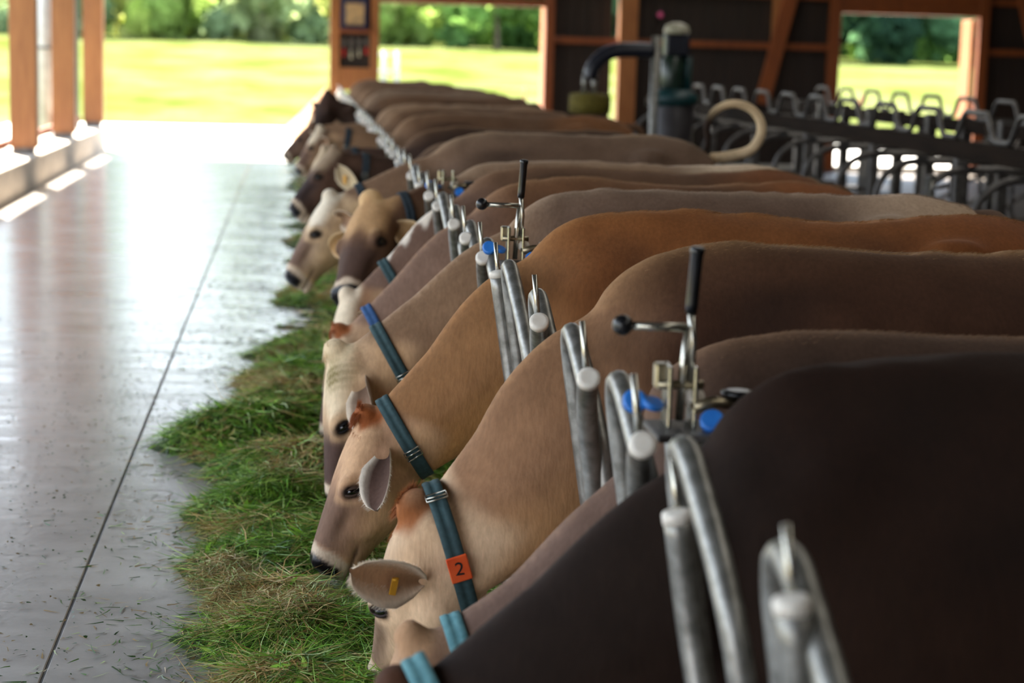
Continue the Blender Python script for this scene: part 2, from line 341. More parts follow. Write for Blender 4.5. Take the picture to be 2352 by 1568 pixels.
def make_body(s):
    """one continuous surface: torso, neck, head, legs; returns verts, faces and the head frame"""
    mb = MB(); Y = s['Y']; dz = s.get('dz', 0)+.012; xr = s.get('rump', 0.); sag = s.get('sag', 0); wd = s.get('wide', 1.)
    st = [(2.60,1.10,.84,.07,2),(2.57,1.155,.74,.13,2),(2.50,1.20,.63,.185,2),(2.38,1.245,.55,.225,2),(2.22,1.26,.48,.25,1.6),(2.02,1.25-sag*.4,.40,.275,.6),
          (1.80,1.24-sag,.36,.305,0),(1.55,1.245-sag,.345,.32,0),(1.32,1.255-sag*.3,.36,.30,0),(1.14,1.262,.39,.265,-.5),(1.00,1.25,.42,.235,-1),(.90,1.232,.46,.20,-1),(.82,1.185,.53,.165,-1),(.765,1.125,.62,.12,-1)]
    n = 36; rings = []
    for x, zt, zb, w, kind in st:
        x = .95 + (x-.95)*(1+xr/1.65) if x > .95 else x
        g = G_BARREL + (G_RUMP-G_BARREL)*min(max(kind,0)/2,1) + (G_CHEST-G_BARREL)*max(-kind,0)
        r = []
        for k in range(n):
            th = 2*math.pi*k/n; v = (1-math.sin(th))/2; yy = w*wd*np.interp(v, VT, g)*(1 if math.cos(th) >= 0 else -1)
            r.append((x, Y+yy, zt+dz-(zt-zb)*v))
        rings.append(r)
    loft(mb, rings)
    X = lambda x: .95 + (x-.95)*(1+xr/1.65)
    for sd in (-1, 1):
        mb.ball((X(2.13), Y+sd*.20, 1.14+dz), (.12,.055,.055), nu=14, nv=8); mb.ball((X(2.53), Y+sd*.10, 1.10+dz), (.06,.05,.06), nu=12, nv=8)
        mb.ball((1.02, Y+sd*.13, .84+dz), (.22,.09,.28), nu=16, nv=10); mb.ball((X(2.33), Y+sd*.135, .80), (.20,.10,.32), nu=16, nv=10)
        mb.ball((X(1.62), Y+sd*.10, .55), (.5,.19,.17), nu=18, nv=8)
        # legs
        fx = 1.06; mb.tube(catmull([(fx+.02,Y+sd*.15,.72),(fx+.05,Y+sd*.15,.50),(fx,Y+sd*.145,.30),(fx+.01,Y+sd*.145,.10),(fx-.01,Y+sd*.145,-.03),(fx-.04,Y+sd*.145,-.115)],3), np.interp(np.linspace(0,1,16),[0,.2,.4,.55,.8,.9,1],[.10,.085,.055,.05,.04,.05,.06]), 12)
        hx = X(2.30); mb.tube(catmull([(hx,Y+sd*.16,.78),(hx-.02,Y+sd*.17,.58),(hx+.20,Y+sd*.15,.36),(hx+.17,Y+sd*.15,.12),(hx+.13,Y+sd*.15,-.02),(hx+.09,Y+sd*.15,-.115)],3), np.interp(np.linspace(0,1,16),[0,.2,.4,.55,.8,.9,1],[.15,.11,.06,.045,.04,.05,.06]), 12)
    mb.ball((X(2.16), Y, .42), (.19,.15,.16), nu=16, nv=10)                        # udder
    # head frame
    P, Mz = Vector(s['poll']), Vector(s['nose']); a = (Mz-P); HL = a.length*1.06; a.normalize(); hs = s.get('hs', HL/.52)
    u = Vector(s.get('up', (-1,0,.5))); u = (u-a*u.dot(a)).normalized(); sv = u.cross(a)      # sv: the animal's own left (-y) side when heading -x
    if s.get('roll'): q = Quaternion(a, s['roll']); u = q @ u; sv = q @ sv
    P = P + u*.02
    # neck
    Hb = P + a*.10*HL/.52 - u*.115*hs
    zl = s.get('zlock', .80); lockp = Vector((.78, Y, zl+dz*.5)); base = Vector((1.10, Y, .90+dz))
    mid = (lockp*.45+Hb*.55) + Vector(s.get('bend', (0.03,0,.03)))
    path = catmull([base, lockp, mid, Hb], 7); N = len(path); rings = []
    dep = np.interp(np.linspace(0,1,N), [0,.33,.66,1], [.31,.255*s.get('nk',1),.182*s.get('nk',1),.125*hs]); wid = np.interp(np.linspace(0,1,N), [0,.33,.66,1], [.17,.118,.10,.088*hs])
    d0 = Vector((-.45,0,1)).normalized(); Ds = []
    for i in range(N):
        T = (path[min(i+1,N-1)]-path[max(i-1,0)]).normalized(); k = i/(N-1)
        D = d0.lerp(u, smooth(.35,1,np.array(k)).item()); D = (D-T*D.dot(T)).normalized(); S = T.cross(D)
        r = []
        for j in range(24):
            th = 2*math.pi*j/24; sn, cs = math.sin(th), math.cos(th)
            wv = wid[i]*(1-.22*max(sn,0)-.10*max(-sn,0)); r.append(path[i]+D*dep[i]*sn+S*wv*cs)
        rings.append(r); Ds.append(D)
    loft(mb, rings)
    # head loft
    tt = [-.05,-.02,.03,.10,.20,.32,.45,.55,.65,.75,.83,.90,.95,.985,1.0]
    ww = [.035,.055,.072,.090,.104,.112,.114,.103,.088,.077,.073,.076,.074,.060,.036]
    up_ = [-.06,-.026,.0,.012,.016,.014,.008,.0,-.006,-.012,-.017,-.023,-.033,-.052,-.078]
    dn = [-.13,-.165,-.19,-.21,-.235,-.258,-.264,-.250,-.228,-.208,-.198,-.194,-.188,-.168,-.135]
    rings = []
    for t_, w_, z1, z0 in zip(tt, ww, up_, dn):
        r = []
        for k in range(28):
            th = 2*math.pi*k/28; v = (1-math.sin(th))/2; yy = w_*hs*np.interp(v, VT, G_HEAD)*(1 if math.cos(th) >= 0 else -1)
            r.append(P + a*HL*t_ + u*(z1-(z1-z0)*v)*hs + sv*yy)
        rings.append(r)
    loft(mb, rings)
    def hp(t_, uu, ss): return P + a*HL*t_ + u*uu*hs + sv*ss*hs
    def hball(t_, uu, ss, ra, ru, rs):
        o = len(mb.v); mb.ball((0,0,0), 1, nu=14, nv=9)
        for i in range(o, len(mb.v)):
            p = mb.v[i]; mb.v[i] = tuple(hp(t_,uu,ss) + a*p[0]*ra*hs + u*p[1]*ru*hs + sv*p[2]*rs*hs)
    for sd in (-1, 1):
        hball(.435, -.040, sd*.090, .048,.034,.030)           # brow and eye socket
        hball(.56, -.135, sd*.062, .09,.06,.03)               # cheek
        hball(.34, -.15, sd*.070, .07,.08,.038)               # jaw angle
        hball(.92, -.062, sd*.042, .036,.034,.030)            # nostril wing
        hball(.17, -.115, sd*.080, .035,.038,.03)             # ear root
    hball(.01, -.010, 0, .045,.042,.055)                      # poll
    hball(.93, -.178, 0, .04,.024,.048)                       # chin
    fr = dict(Ds=Ds, dep=dep, P=P, a=a, u=u, s=sv, HL=HL, hs=hs, hp=hp, path=path, Y=Y)
    return mb, fr

ET, EU = .455, -.055
def paint(s, V, fr):
    """coat colours: own markings, plus pale rim light painted along the spine"""
    n = len(V); c = np.zeros((n,4)); Y = fr['Y']; X = lambda k: np.array(lin(*s[k]))
    x, y, z = V[:,0], V[:,1]-Y, V[:,2]
    P = np.array(fr['P']); q = V-P; t = q@np.array(fr['a'])/fr['HL']; uu = q@np.array(fr['u'])/fr['hs']; ss = q@np.array(fr['s'])/fr['hs']
    ph = s['Y']*3.1
    blot = .5+.5*np.sin(x*5.1+ph+1.3*np.sin(z*6+ph))*np.sin(z*4.7-ph+1.1*np.sin(x*3.3))
    def mixm(cur, col, m): return cur*(1-m[:,None]) + col[None,:]*m[:,None]
    rgb = np.repeat(X('side')[None,:], n, 0)
    rgb = mixm(rgb, X('back'), smooth(.72,1.12,z+.12*(blot-.5)))
    rgb = mixm(rgb, X('dark'), .92*smooth(.35,.8,blot)*smooth(.75,1.0,z)*(1-smooth(1.16,1.22,z))*smooth(.80,1.25,x)*(1-smooth(1.9,2.3,x)))
    rgb = mixm(rgb, X('ridge'), (np.exp(-(y/.03)**2)+.25*np.exp(-(y/.09)**2))/1.25*smooth(1.0,1.1,z)*s.get('ridge_k',.7)*(.7+.3*blot))  # light rim on top of the back, painted into the coat colour
    if 'rumpc' in s: rgb = mixm(rgb, X('rumpc'), smooth(1.85,2.25,x+.1*(blot-.5))*.9)
    nk = 1-smooth(.62,1.02,x+.10*(z-.9)); rgb = mixm(rgb, X('neck'), nk)
    pa = np.array([tuple(p) for p in fr['path']]); da = np.array([tuple(p) for p in fr['Ds']]); ix = np.empty(n, int)
    for k0 in range(0, n, 20000): ix[k0:k0+20000] = ((V[k0:k0+20000,None,:]-pa[None])**2).sum(-1).argmin(1)
    dors = ((V-pa[ix])*da[ix]).sum(1)/np.array(fr['dep'])[ix]
    rgb = mixm(rgb, X('throat'), nk*smooth(-.25,.75,-dors+.25*(blot-.5))*.85); rgb = mixm(rgb, X('neck')*.78, nk*smooth(.45,.85,dors)*(1-smooth(.9,1.0,dors))*.6)
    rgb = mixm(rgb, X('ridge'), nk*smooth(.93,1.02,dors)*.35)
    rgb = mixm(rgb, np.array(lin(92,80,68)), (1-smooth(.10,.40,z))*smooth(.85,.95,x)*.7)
    hm = smooth(-.14,-.02,t)*smooth(-.30,-.20,uu)*(1-smooth(.17,.22,np.abs(ss)))
    hm *= (1-smooth(1.3,1.6,t))
    rgb = mixm(rgb, X('head'), hm*.95)
    jaw = hm*smooth(.09,.17,-uu); rgb = mixm(rgb, X('cheek'), jaw*.8)
    fore = hm*(1-smooth(.30,.50,t+.04*np.sin(ss*60)))*smooth(-.085,-.03,uu); rgb = mixm(rgb, X('fore'), fore)
    face = hm*smooth(.40,.60,t)*smooth(-.12,-.05,uu)*(1-smooth(.82,.85,t)); rgb = mixm(rgb, X('face'), face*s.get('face_k',.85))
    low = hm*smooth(.58,.78,t)*(1-smooth(.82,.86,t)); rgb = mixm(rgb, X('face'), low*.45*s.get('face_k',.85))
    poll = hm*(1-smooth(.04,.11,t+.03*np.sin(ss*90)))*smooth(-.075,-.045,uu)*(1-smooth(.055,.085,np.abs(ss))); rgb = mixm(rgb, X('pollc'), poll)
    ring = hm*smooth(.83,.855,t-.35*np.clip(-uu-.08,0,.1)+.01*np.sin(ss*80)); rgb = mixm(rgb, np.array(lin(204,184,160)), ring*.9)
    nose = hm*smooth(.90,.92,t+.22*(uu+.075))*smooth(-.14,-.12,uu); rgb = mixm(rgb, np.array(lin(22,20,22)), nose)
    lip = hm*smooth(.72,.80,t)*np.exp(-((uu+.155+.05*(t-.9))/.006)**2); rgb = mixm(rgb, np.array(lin(60,44,36)), lip*.85)
    ta, tu = (t-ET)*fr['HL']/fr['hs'], uu-EU; ed = np.sqrt(((ta*.6+tu*.8)/.034)**2+((tu*.6-ta*.8)/.022)**2); rgb = mixm(rgb, np.array(lin(34,25,21)), (1-smooth(.8,1.25,ed))*hm*(np.abs(ss)>.07))
    rgb = mixm(rgb, X('cheek')*1.1, smooth(1.2,1.5,ed)*(1-smooth(1.6,2.4,ed))*hm*(np.abs(ss)>.06)*.35)
    for (x0,x1,hw) in s.get('white', []):
        top = fr['top']; k = smooth(x0,x0+.03,x)*(1-smooth(x1-.03,x1,x))*(1-smooth(hw*.6,hw,np.abs(y)+.02*np.sin(x*70)))*top
        rgb = mixm(rgb, np.array(lin(232,222,208)), k)
    if 'stain' in s:
        k = hm*np.exp(-((t-.16)/.09)**2-((ss-.055)/.04)**2)*smooth(-.11,-.06,uu); rgb = mixm(rgb, np.array(lin(120,108,62)), np.clip(k*1.3*(.55+.6*np.sin(t*60+ss*80)**2),0,1)*s['stain'])
    c[:,:3] = np.clip(rgb,0,1); c[:,3] = np.clip(.78-.5*nose,0,1)
    return c

def EW(f): return float(np.interp(f,[0,.15,.35,.55,.75,.9,.97,1],[.10,.52,.90,1,.88,.62,.38,.10]))
def ear_geo(fr, sd, d=None, o=None, L=.205, W=.068):
    op0 = Vector(o).normalized() if o else Vector()
    e = Vector(d).normalized() if d else (fr['s']*sd*.95 - fr['a']*.10 - fr['u']*.18).normalized()
    base = fr['hp'](.17, -.125, sd*.092) - e*.025 + op0*.018; L += .025
    op = Vector(o) if o else (fr['a']*.8+fr['u']*.45)
    op = (op-e*op.dot(e)).normalized(); cv = e.cross(op); L *= fr['hs']; W *= fr['hs']
    ni, nj = 14, 10; V = []; C = []
    for layer in (0,1):
        for i in range(ni+1):
            f = i/ni; w = W*EW(f)
            for j in range(nj+1):
                g = -1+2*j/nj; cup = w*(g*g)*np.interp(f,[0,.3,1],[.9,.8,.35]) + .02*f*f
                p = base + e*L*f + cv*w*g*(.92) + op*(cup - (.010*layer*(1-.6*abs(g))))
                V.append(p); C.append((layer, f, abs(g)))
    F = []
    for layer in (0,1):
        o_ = layer*(ni+1)*(nj+1)
        for i in range(ni):
            for j in range(nj):
                q = (o_+i*(nj+1)+j, o_+i*(nj+1)+j+1, o_+(i+1)*(nj+1)+j+1, o_+(i+1)*(nj+1)+j); F.append(q if layer else q[::-1])
    o1 = (ni+1)*(nj+1)
    for i in range(ni):
        for j in (0, nj): a_, b_ = i*(nj+1)+j, (i+1)*(nj+1)+j; F.append((a_, b_, b_+o1, a_+o1) if j else (b_, a_, a_+o1, b_+o1))
    return V, F, C, (base, e, op, cv, L, W)

COW_N = 0
def cow(s):
    Y = s['Y']; root = thing('cow', (XB, Y, ZF), s['label'], 'cow', s.get('group'))
    mb, fr = make_body(s); me = mb.mesh('tmp', []); ob = bpy.data.objects.new('tmp', me); COL.objects.link(ob)
    md = ob.modifiers.new('r', 'REMESH'); md.mode = 'VOXEL'; md.voxel_size = s.get('vox', .014)
    sm = ob.modifiers.new('s', 'SMOOTH'); sm.factor = .5; sm.iterations = 5
    dg = bpy.context.evaluated_depsgraph_get(); ev = ob.evaluated_get(dg); m2 = bpy.data.meshes.new_from_object(ev)
    bpy.data.objects.remove(ob); bpy.data.meshes.remove(me)
    nv = len(m2.vertices); V = np.empty(nv*3, np.float32); m2.vertices.foreach_get('co', V); V = V.reshape(-1,3).astype(float)
    # soften bones and joints of trunk and neck (the head keeps its detail)
    ne = len(m2.edges); E_ = np.empty(ne*2, np.int32); m2.edges.foreach_get('vertices', E_); E_ = E_.reshape(-1,2); deg = np.bincount(E_.ravel(), minlength=nv).astype(float)
    msk = (smooth(.60,.80,V[:,0])*smooth(.15,.35,V[:,2])*.85)[:,None]
    for _ in range(int(.34/s.get('vox',.014))):
        acc = np.stack([np.bincount(E_[:,0], V[E_[:,1],k_], nv)+np.bincount(E_[:,1], V[E_[:,0],k_], nv) for k_ in range(3)], 1)/deg[:,None]; V += (acc-V)*msk
    # fine modelling of the head: nostrils, mouth, eye hollow
    P = np.array(fr['P']); A, U_, S_ = (np.array(fr[k]) for k in ('a','u','s')); q = V-P; t = q@A/fr['HL']; uu = q@U_/fr['hs']; ss = q@S_/fr['hs']
    near = (t > .1) & (t < 1.15) & (np.abs(ss) < .16) & (uu > -.27) & (uu < .06); hs = fr['hs']
    for sd in (-1,1):
        g = np.exp(-((t-.965)/.022)**2-((uu+.066)/.013)**2-((ss-sd*.036)/.016)**2)*near; V -= (A[None,:]*.8+S_[None,:]*sd*.5)*(g*.016*hs)[:,None]
        g = np.exp(-((t-ET)/.042)**2-((uu-EU)/.014)**2)*near*(ss*sd > .06); V -= S_[None,:]*sd*(g*.013*hs)[:,None]
        g = np.exp(-((t-.66)/.10)**2-((uu+.075)/.022)**2)*near*(ss*sd > .03); V -= S_[None,:]*sd*(g*.010*hs)[:,None]
    g = np.exp(-((uu+.155+.05*(t-.9))/.007)**2)*smooth(.72,.80,t)*near*(np.abs(ss) > .015); V -= S_[None,:]*(np.sign(ss)*g*.007*hs)[:,None]
    # folds and ribs, wrinkles on the neck near the head
    lp = np.array([p for p in fr['path']]); x = V[:,0]; z = V[:,2]
    rib = (np.sin(x*38+z*5)*.003)*smooth(1.25,1.45,x)*(1-smooth(1.8,2.0,x))*smooth(.5,.7,z)*(1-smooth(1.05,1.2,z)); V[:,1] += np.sign(V[:,1]-Y)*rib
    spn = np.exp(-((V[:,1]-Y)/.03)**2)*smooth(1.12,1.2,z)*(.002*np.sin(x*46+Y*9+3*np.sin(x*7))+.004*np.sin(x*17+Y*5+2*np.sin(x*5+Y))+.008*np.sin(x*6.5+Y*7))*smooth(.9,1.1,x); V[:,2] += spn
    topm = np.zeros(nv); D = lp[:,None,:]-V[None,:,:] if nv < 3000 else None
    top = smooth(.02,.10, (V[:,2]-np.interp(V[:,0], np.sort(lp[:,0]), lp[np.argsort(lp[:,0]),2]))); fr['top'] = top
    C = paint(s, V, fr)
    nf = len(m2.polygons); nl = len(m2.loops); lv = np.empty(nl, np.int32); m2.loops.foreach_get('vertex_index', lv)
    ls = np.empty(nf, np.int32); m2.polygons.foreach_get('loop_start', ls); lt = np.empty(nf, np.int32); m2.polygons.foreach_get('loop_total', lt)
    faces = [lv[a_:a_+b_].tolist() for a_, b_ in zip(ls.tolist(), lt.tolist())]; bpy.data.meshes.remove(m2)
    verts = V.tolist(); cols = C.tolist(); ears = []
    neckc = lin(*s['neck'])
    for k, sd in enumerate((1,-1)):
        spec = s.get('ears', [None,None])[k] or (None,None)
        EV, EF, EC, info = ear_geo(fr, sd, *spec); o_ = len(verts); ears.append(info)
        verts += [tuple(p) for p in EV]; faces += [[i+o_ for i in f] for f in EF]
        inn = np.array(lin(*s.get('earin',(150,118,92)))); edge = np.array(lin(*s.get('earedge',(226,208,184)))); outc = np.array(lin(*s.get('earout',s['neck'])))
        for layer, f, g in EC:
            rm = s.get('rim',.72); m_ = min(1, max(0,(g-rm)/(.97-rm))); cc = (inn*(.45+.55*min(1,f*1.6)) if layer == 0 else outc)*(1-m_)+edge*m_; cols.append((*cc, .8))
    # tail
    xr = s.get('rump',0); xe = .95+(2.58-.95)*(1+xr/1.65); dz = s.get('dz',0)
    tp = s.get('tail') or [(xe-.10,Y,1.17+dz),(xe+.04,Y,1.16+dz),(xe+.09,Y,1.0),(xe+.10,Y,.75),(xe+.10,Y,.5)]
    tpts = catmull(tp, 6); tm = MB().tube(tpts, np.linspace(.034,.018,len(tpts)), 10); o_ = len(verts)
    verts += list(tm.v); faces += [[i+o_ for i in f] for f in tm.f]
    tc = lin(*s.get('tailc', s['back'])); dk = np.array(lin(46,34,27)); ntp = len(tm.v)
    for i_ in range(ntp): k_ = float(smooth(.62,.8,np.array(i_/ntp))) if s.get('tail') else 0; cols.append((*(np.array(tc)*(1-k_)+dk*k_), .8))
    me = bpy.data.meshes.new('body'); off = Vector((XB,Y,ZF)); va = np.array(verts)-np.array(off)
    me.from_pydata(va.tolist(), [], faces); me.polygons.foreach_set('use_smooth', [True]*len(faces))
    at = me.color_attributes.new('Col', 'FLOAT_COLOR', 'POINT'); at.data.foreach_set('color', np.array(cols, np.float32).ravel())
    me.materials.append(M_fur); me.update(); body = link('body', me, root)
    bvh = BVHTree.FromPolygons([tuple(p) for p in verts[:nv]], [f for f in faces if max(f) < nv])
    # eyes
    for sd in (1,-1):
        ro = fr['hs']*.021; ph_ = fr['hp'](ET, EU, sd*.2); hit = bvh.ray_cast(ph_, -fr['s']*sd, .25); ec = (hit[0] if hit[0] is not None else fr['hp'](ET,EU,sd*.1)) - fr['s']*sd*ro*.42
        em = MB().ball((0,0,0), 1, nu=18, nv=12); A_, U2, S2 = (fr['a']*.6+fr['u']*.8), (fr['u']*.6-fr['a']*.8), fr['s']
        em.v = [tuple(ec + A_*p[0]*ro*1.25 + U2*p[1]*ro*.8 + S2*p[2]*ro*.9) for p in em.v]; em.build('eye', M_eye, root)
        # upper lid as a hood of skin half over the eye, lower lid as a thin roll
        lid = MB(); ni, nj = 12, 6; lv_ = []
        for i_ in range(ni+1):
            th = math.pi*i_/ni
            for j_ in range(nj+1):
                ph = (-.15+.95*j_/nj)*math.pi/2; rl = ro*1.10
                lv_.append(ec - A_*math.cos(th)*rl*1.32 + (U2*math.sin(ph)*.92 + fr['s']*sd*math.cos(ph)*.98)*rl*math.sin(th)**.8 + U2*.002)
        lid.add(lv_, [(i_*(nj+1)+j_, i_*(nj+1)+j_+1, (i_+1)*(nj+1)+j_+1, (i_+1)*(nj+1)+j_) for i_ in range(ni) for j_ in range(2,nj)])
        lid.tube([ec - A_*math.cos(th)*ro*1.38 - U2*ro*.62*math.sin(th) + fr['s']*sd*ro*(.62*math.sin(th)+.12) for th in np.linspace(.15,math.pi-.15,9)], .0042*fr['hs'], 7)
        lo_ = link('eyelid', lid.mesh('eyelid', M_hair, parent_off(root)), root)
        ca = lo_.data.color_attributes.new('Col','FLOAT_COLOR','POINT'); ca.data.foreach_set('color', np.array([(*lin(*s.get('lid',(70,54,44))),1)]*len(lo_.data.vertices), np.float32).ravel())
    # collar: band wrapped on the real neck surface
    if s.get('collar'):
        cm, kpos, tilt = s['collar'][:3]; pth = fr['path']; i = max(1,min(len(pth)-2, int(kpos*(len(pth)-1)))); cpt = pth[i]; T = (pth[i+1]-pth[i-1]).normalized()
        T = (T+Vector(tilt)).normalized(); ref = fr['u']; e1 = (ref-T*ref.dot(T)).normalized(); e2 = T.cross(e1); n = 44; w = s.get('cw',.024)*1.0
        rows = []
        rad = np.zeros((3,n))
        for ri, dw in enumerate((-w,0,w)):
            for k in range(n):
                th = 2*math.pi*k/n; d = e1*math.cos(th)+e2*math.sin(th); hit = bvh.ray_cast(cpt+T*dw+d*.45, -d, .45)
                rad[ri,k] = (.45-hit[3]) if hit[0] is not None else .13
        rr_ = rad.max(0); rr_ = np.minimum(rr_, .30)
        for _ in range(4): rr_ = np.maximum(rr_, .5*(np.roll(rr_,1)+np.roll(rr_,-1)))     # taut band bridges hollows
        rr_ = .25*np.roll(rr_,1)+.5*rr_+.25*np.roll(rr_,-1)+.004
        cmb = MB(); vs_ = []
        for k in range(n):
            th = 2*math.pi*k/n; d = e1*math.cos(th)+e2*math.sin(th)
            for dw, dr in ((-w,0),(-w*.92,.005),(-w*.3,.006),(-w*.22,.0045),(w*.22,.0045),(w*.3,.006),(w*.92,.005),(w,0)): vs_.append(cpt+T*dw+d*(rr_[k]+dr))
        fs = []
        for k in range(n):
            k2 = (k+1) % n
            for j in range(7): fs.append((k*8+j, k2*8+j, k2*8+j+1, k*8+j+1))
            fs.append((k*8+7, k2*8+7, k2*8, k*8))
        cmb.add(vs_, fs); col = cmb.build('collar', cm, root)
        def on(th, dw=0, dr=.0): k = int(round(th/(2*math.pi)*n)) % n; d = e1*math.cos(th)+e2*math.sin(th); return cpt+T*dw+d*(rr_[k]+dr), d
        # buckle on the animal's left side
        thb = s.get('buckle', 1.9)*( 1 if e2.dot(Vector((0,-1,0))) > 0 else -1); pb, db = on(thb, 0, .010); tb = db.cross(T).normalized()
        bm_ = MB().tube([pb+T*w*1.15+tb*.016, pb+T*w*1.15-tb*.016, pb-T*w*1.15-tb*.016, pb-T*w*1.15+tb*.016], .0028, 8, closed=True)
        bm_.tube([pb+T*w*1.1, pb-T*w*1.1], .0024, 8); bm_.build('buckle', M_bright, col)
        if len(s['collar']) > 3:
            tht, text = s['collar'][3:5]; tht *= (1 if e2.dot(Vector((0,-1,0))) > 0 else -1)
            pt, dt = on(tht, 0, .012); tl = dt.cross(T).normalized()
            if tl.z > 0: tl = -tl
            ax = tl.cross(dt).normalized()
            Mx = Matrix(((ax.x,tl.x,dt.x,pt.x),(ax.y,tl.y,dt.y,pt.y),(ax.z,tl.z,dt.z,pt.z),(0,0,0,1)))
            pl = MB().bbox((-w*1.12,-.034,-.004),(w*1.12,.034,.004),.002,0,Mx).build('number_tag', M_orange, col); tag(pl, 'orange plastic number plate on the collar')
            if text:
                fc = bpy.data.curves.new('digit','FONT'); fc.body = text; fc.size = .05; fc.extrude = .0006; fc.align_x = 'CENTER'; fc.align_y = 'CENTER'
                to = bpy.data.objects.new('digit', fc); COL.objects.link(to); dg = bpy.context.evaluated_depsgraph_get(); tme = bpy.data.meshes.new_from_object(to.evaluated_get(dg)); bpy.data.objects.remove(to)
                R = Mx @ Matrix.Translation((0,0,.0047)) @ Matrix.Rotation(s.get('digit_rot',math.pi-.15),4,'Z')
                for v in tme.vertices: v.co = R @ v.co - Vector((XB,Y,ZF))
                tme.materials.clear(); tme.materials.append(M_print); link('digit', tme, col)
    # ear tag
    if 'eartag' in s:
        base, e, op, cv, L, W = ears[s['eartag']]; c0 = base+e*L*.45+op*.012; c0 = c0 + op*.012; dn = (Vector((0,0,-1)) + op*op.z).normalized(); nx_ = dn.cross(op).normalized(); nn = nx_.cross(dn)
        Mx = Matrix(((nx_.x,dn.x,nn.x,c0.x),(nx_.y,dn.y,nn.y,c0.y),(nx_.z,dn.z,nn.z,c0.z),(0,0,0,1)))
        MB().bbox((-.010,-.006,-.0015),(.010,.05,.0015),.001,0,Mx).lathe([(.008,0),(.008,.006)],c0,10).build('ear_tag', M_yellow, root)
    # hair: poll tuft and ear fringes
    hv, hf, hc = [], [], []
    def strand(p, d, ln, w, colr):
        sdv = d.cross(Vector((random.gauss(0,1),random.gauss(0,1),random.gauss(0,1)))).normalized()*w; o_ = len(hv)
        dr = Vector((0,0,-1))*ln*.12
        for f, k in ((0,1),(.5,.8),(1,.15)): hv.append(p+d*ln*f+dr*f*f-sdv*k); hv.append(p+d*ln*f+dr*f*f+sdv*k); hc.extend([(*colr,1)]*2)
        hf.extend([(o_,o_+1,o_+3,o_+2),(o_+2,o_+3,o_+5,o_+4)])
    rnd = random.Random(int(Y*100)); nh = s.get('tuft', 0)
    for _ in range(nh):
        ss_, tt_ = rnd.gauss(0,.035), rnd.uniform(-.07,.12); p0 = fr['hp'](tt_, .05, ss_); hit = bvh.find_nearest(p0)
        if hit[0] is None: continue
        d = (fr['a']*rnd.uniform(.4,1.0)*(1 if tt_ > -.02 else -.6) + fr['u']*rnd.uniform(.0,.22) + fr['s']*(ss_*9+rnd.gauss(0,.3))).normalized()
        bc = np.array(lin(*s['pollc']))*rnd.uniform(.7,1.35); strand(hit[0]-fr['u']*.002, d, rnd.uniform(.012,.036), .0006, tuple(np.clip(bc,0,1)))
    if s.get('fringe'):
        for inf in ears:
            base, e, op, cv, L, W = inf
            for _ in range(s['fringe']):
                f = rnd.uniform(.25,.98); g = rnd.choice((-1,1))*rnd.uniform(s.get('rim',.7),1.0); w = W*EW(f)
                p0 = base+e*L*f+cv*w*g*.92+op*(w*g*g*np.interp(f,[0,.3,1],[.9,.8,.35])+.02*f*f); d = (cv*g*.8+e*rnd.uniform(.3,1)+op*rnd.uniform(-.2,.5)).normalized()
                strand(p0, d, rnd.uniform(.006,.018), .0004, tuple(np.array(lin(*s.get('earedge',(226,208,184))))*rnd.uniform(.85,1.05)))
    nfz = 5000 if 3.8 < Y < 9 else (1500 if 9 < Y < 11 else 0)
    for _ in range(nfz):
        xx_ = rnd.uniform(.62,2.5); yy_ = Y+rnd.gauss(0,.018); hit = bvh.ray_cast(Vector((xx_,yy_,1.6)), Vector((0,0,-1)), 1.2)
        if hit[0] is None: continue
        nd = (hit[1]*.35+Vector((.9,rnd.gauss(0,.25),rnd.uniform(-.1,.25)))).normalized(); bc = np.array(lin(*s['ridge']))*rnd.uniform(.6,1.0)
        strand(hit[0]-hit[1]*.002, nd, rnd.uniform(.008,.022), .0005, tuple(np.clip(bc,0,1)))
    if hv:
        hm_ = MB().add(hv, hf); ho = link('coat_hair', hm_.mesh('coat_hair', M_hair, Vector((XB,Y,ZF))), root); ho['kind'] = 'stuff'
        ca = ho.data.color_attributes.new('Col','FLOAT_COLOR','POINT'); ca.data.foreach_set('color', np.array(hc, np.float32).ravel())
    # tail switch
    p0, p1 = tpts[-3], tpts[-1]; dd = (p1-p0).normalized(); sw = MB()
    if not s.get('tail'): dd = Vector((0,0,-1))
    sw.tube([p1-dd*.02, p1+dd*.05, p1+dd*.14, p1+dd*.24+Vector((0,0,-.01)), p1+dd*.32+Vector((0,0,-.03))], [.018,.034,.04,.028,.006], 10)
    so_ = link('tail_switch', sw.mesh('tail_switch', M_hair, Vector((XB,Y,ZF))), root); ca = so_.data.color_attributes.new('Col','FLOAT_COLOR','POINT')
    ca.data.foreach_set('color', np.array([(*lin(40,30,24),1)]*len(so_.data.vertices), np.float32).ravel())
    return root

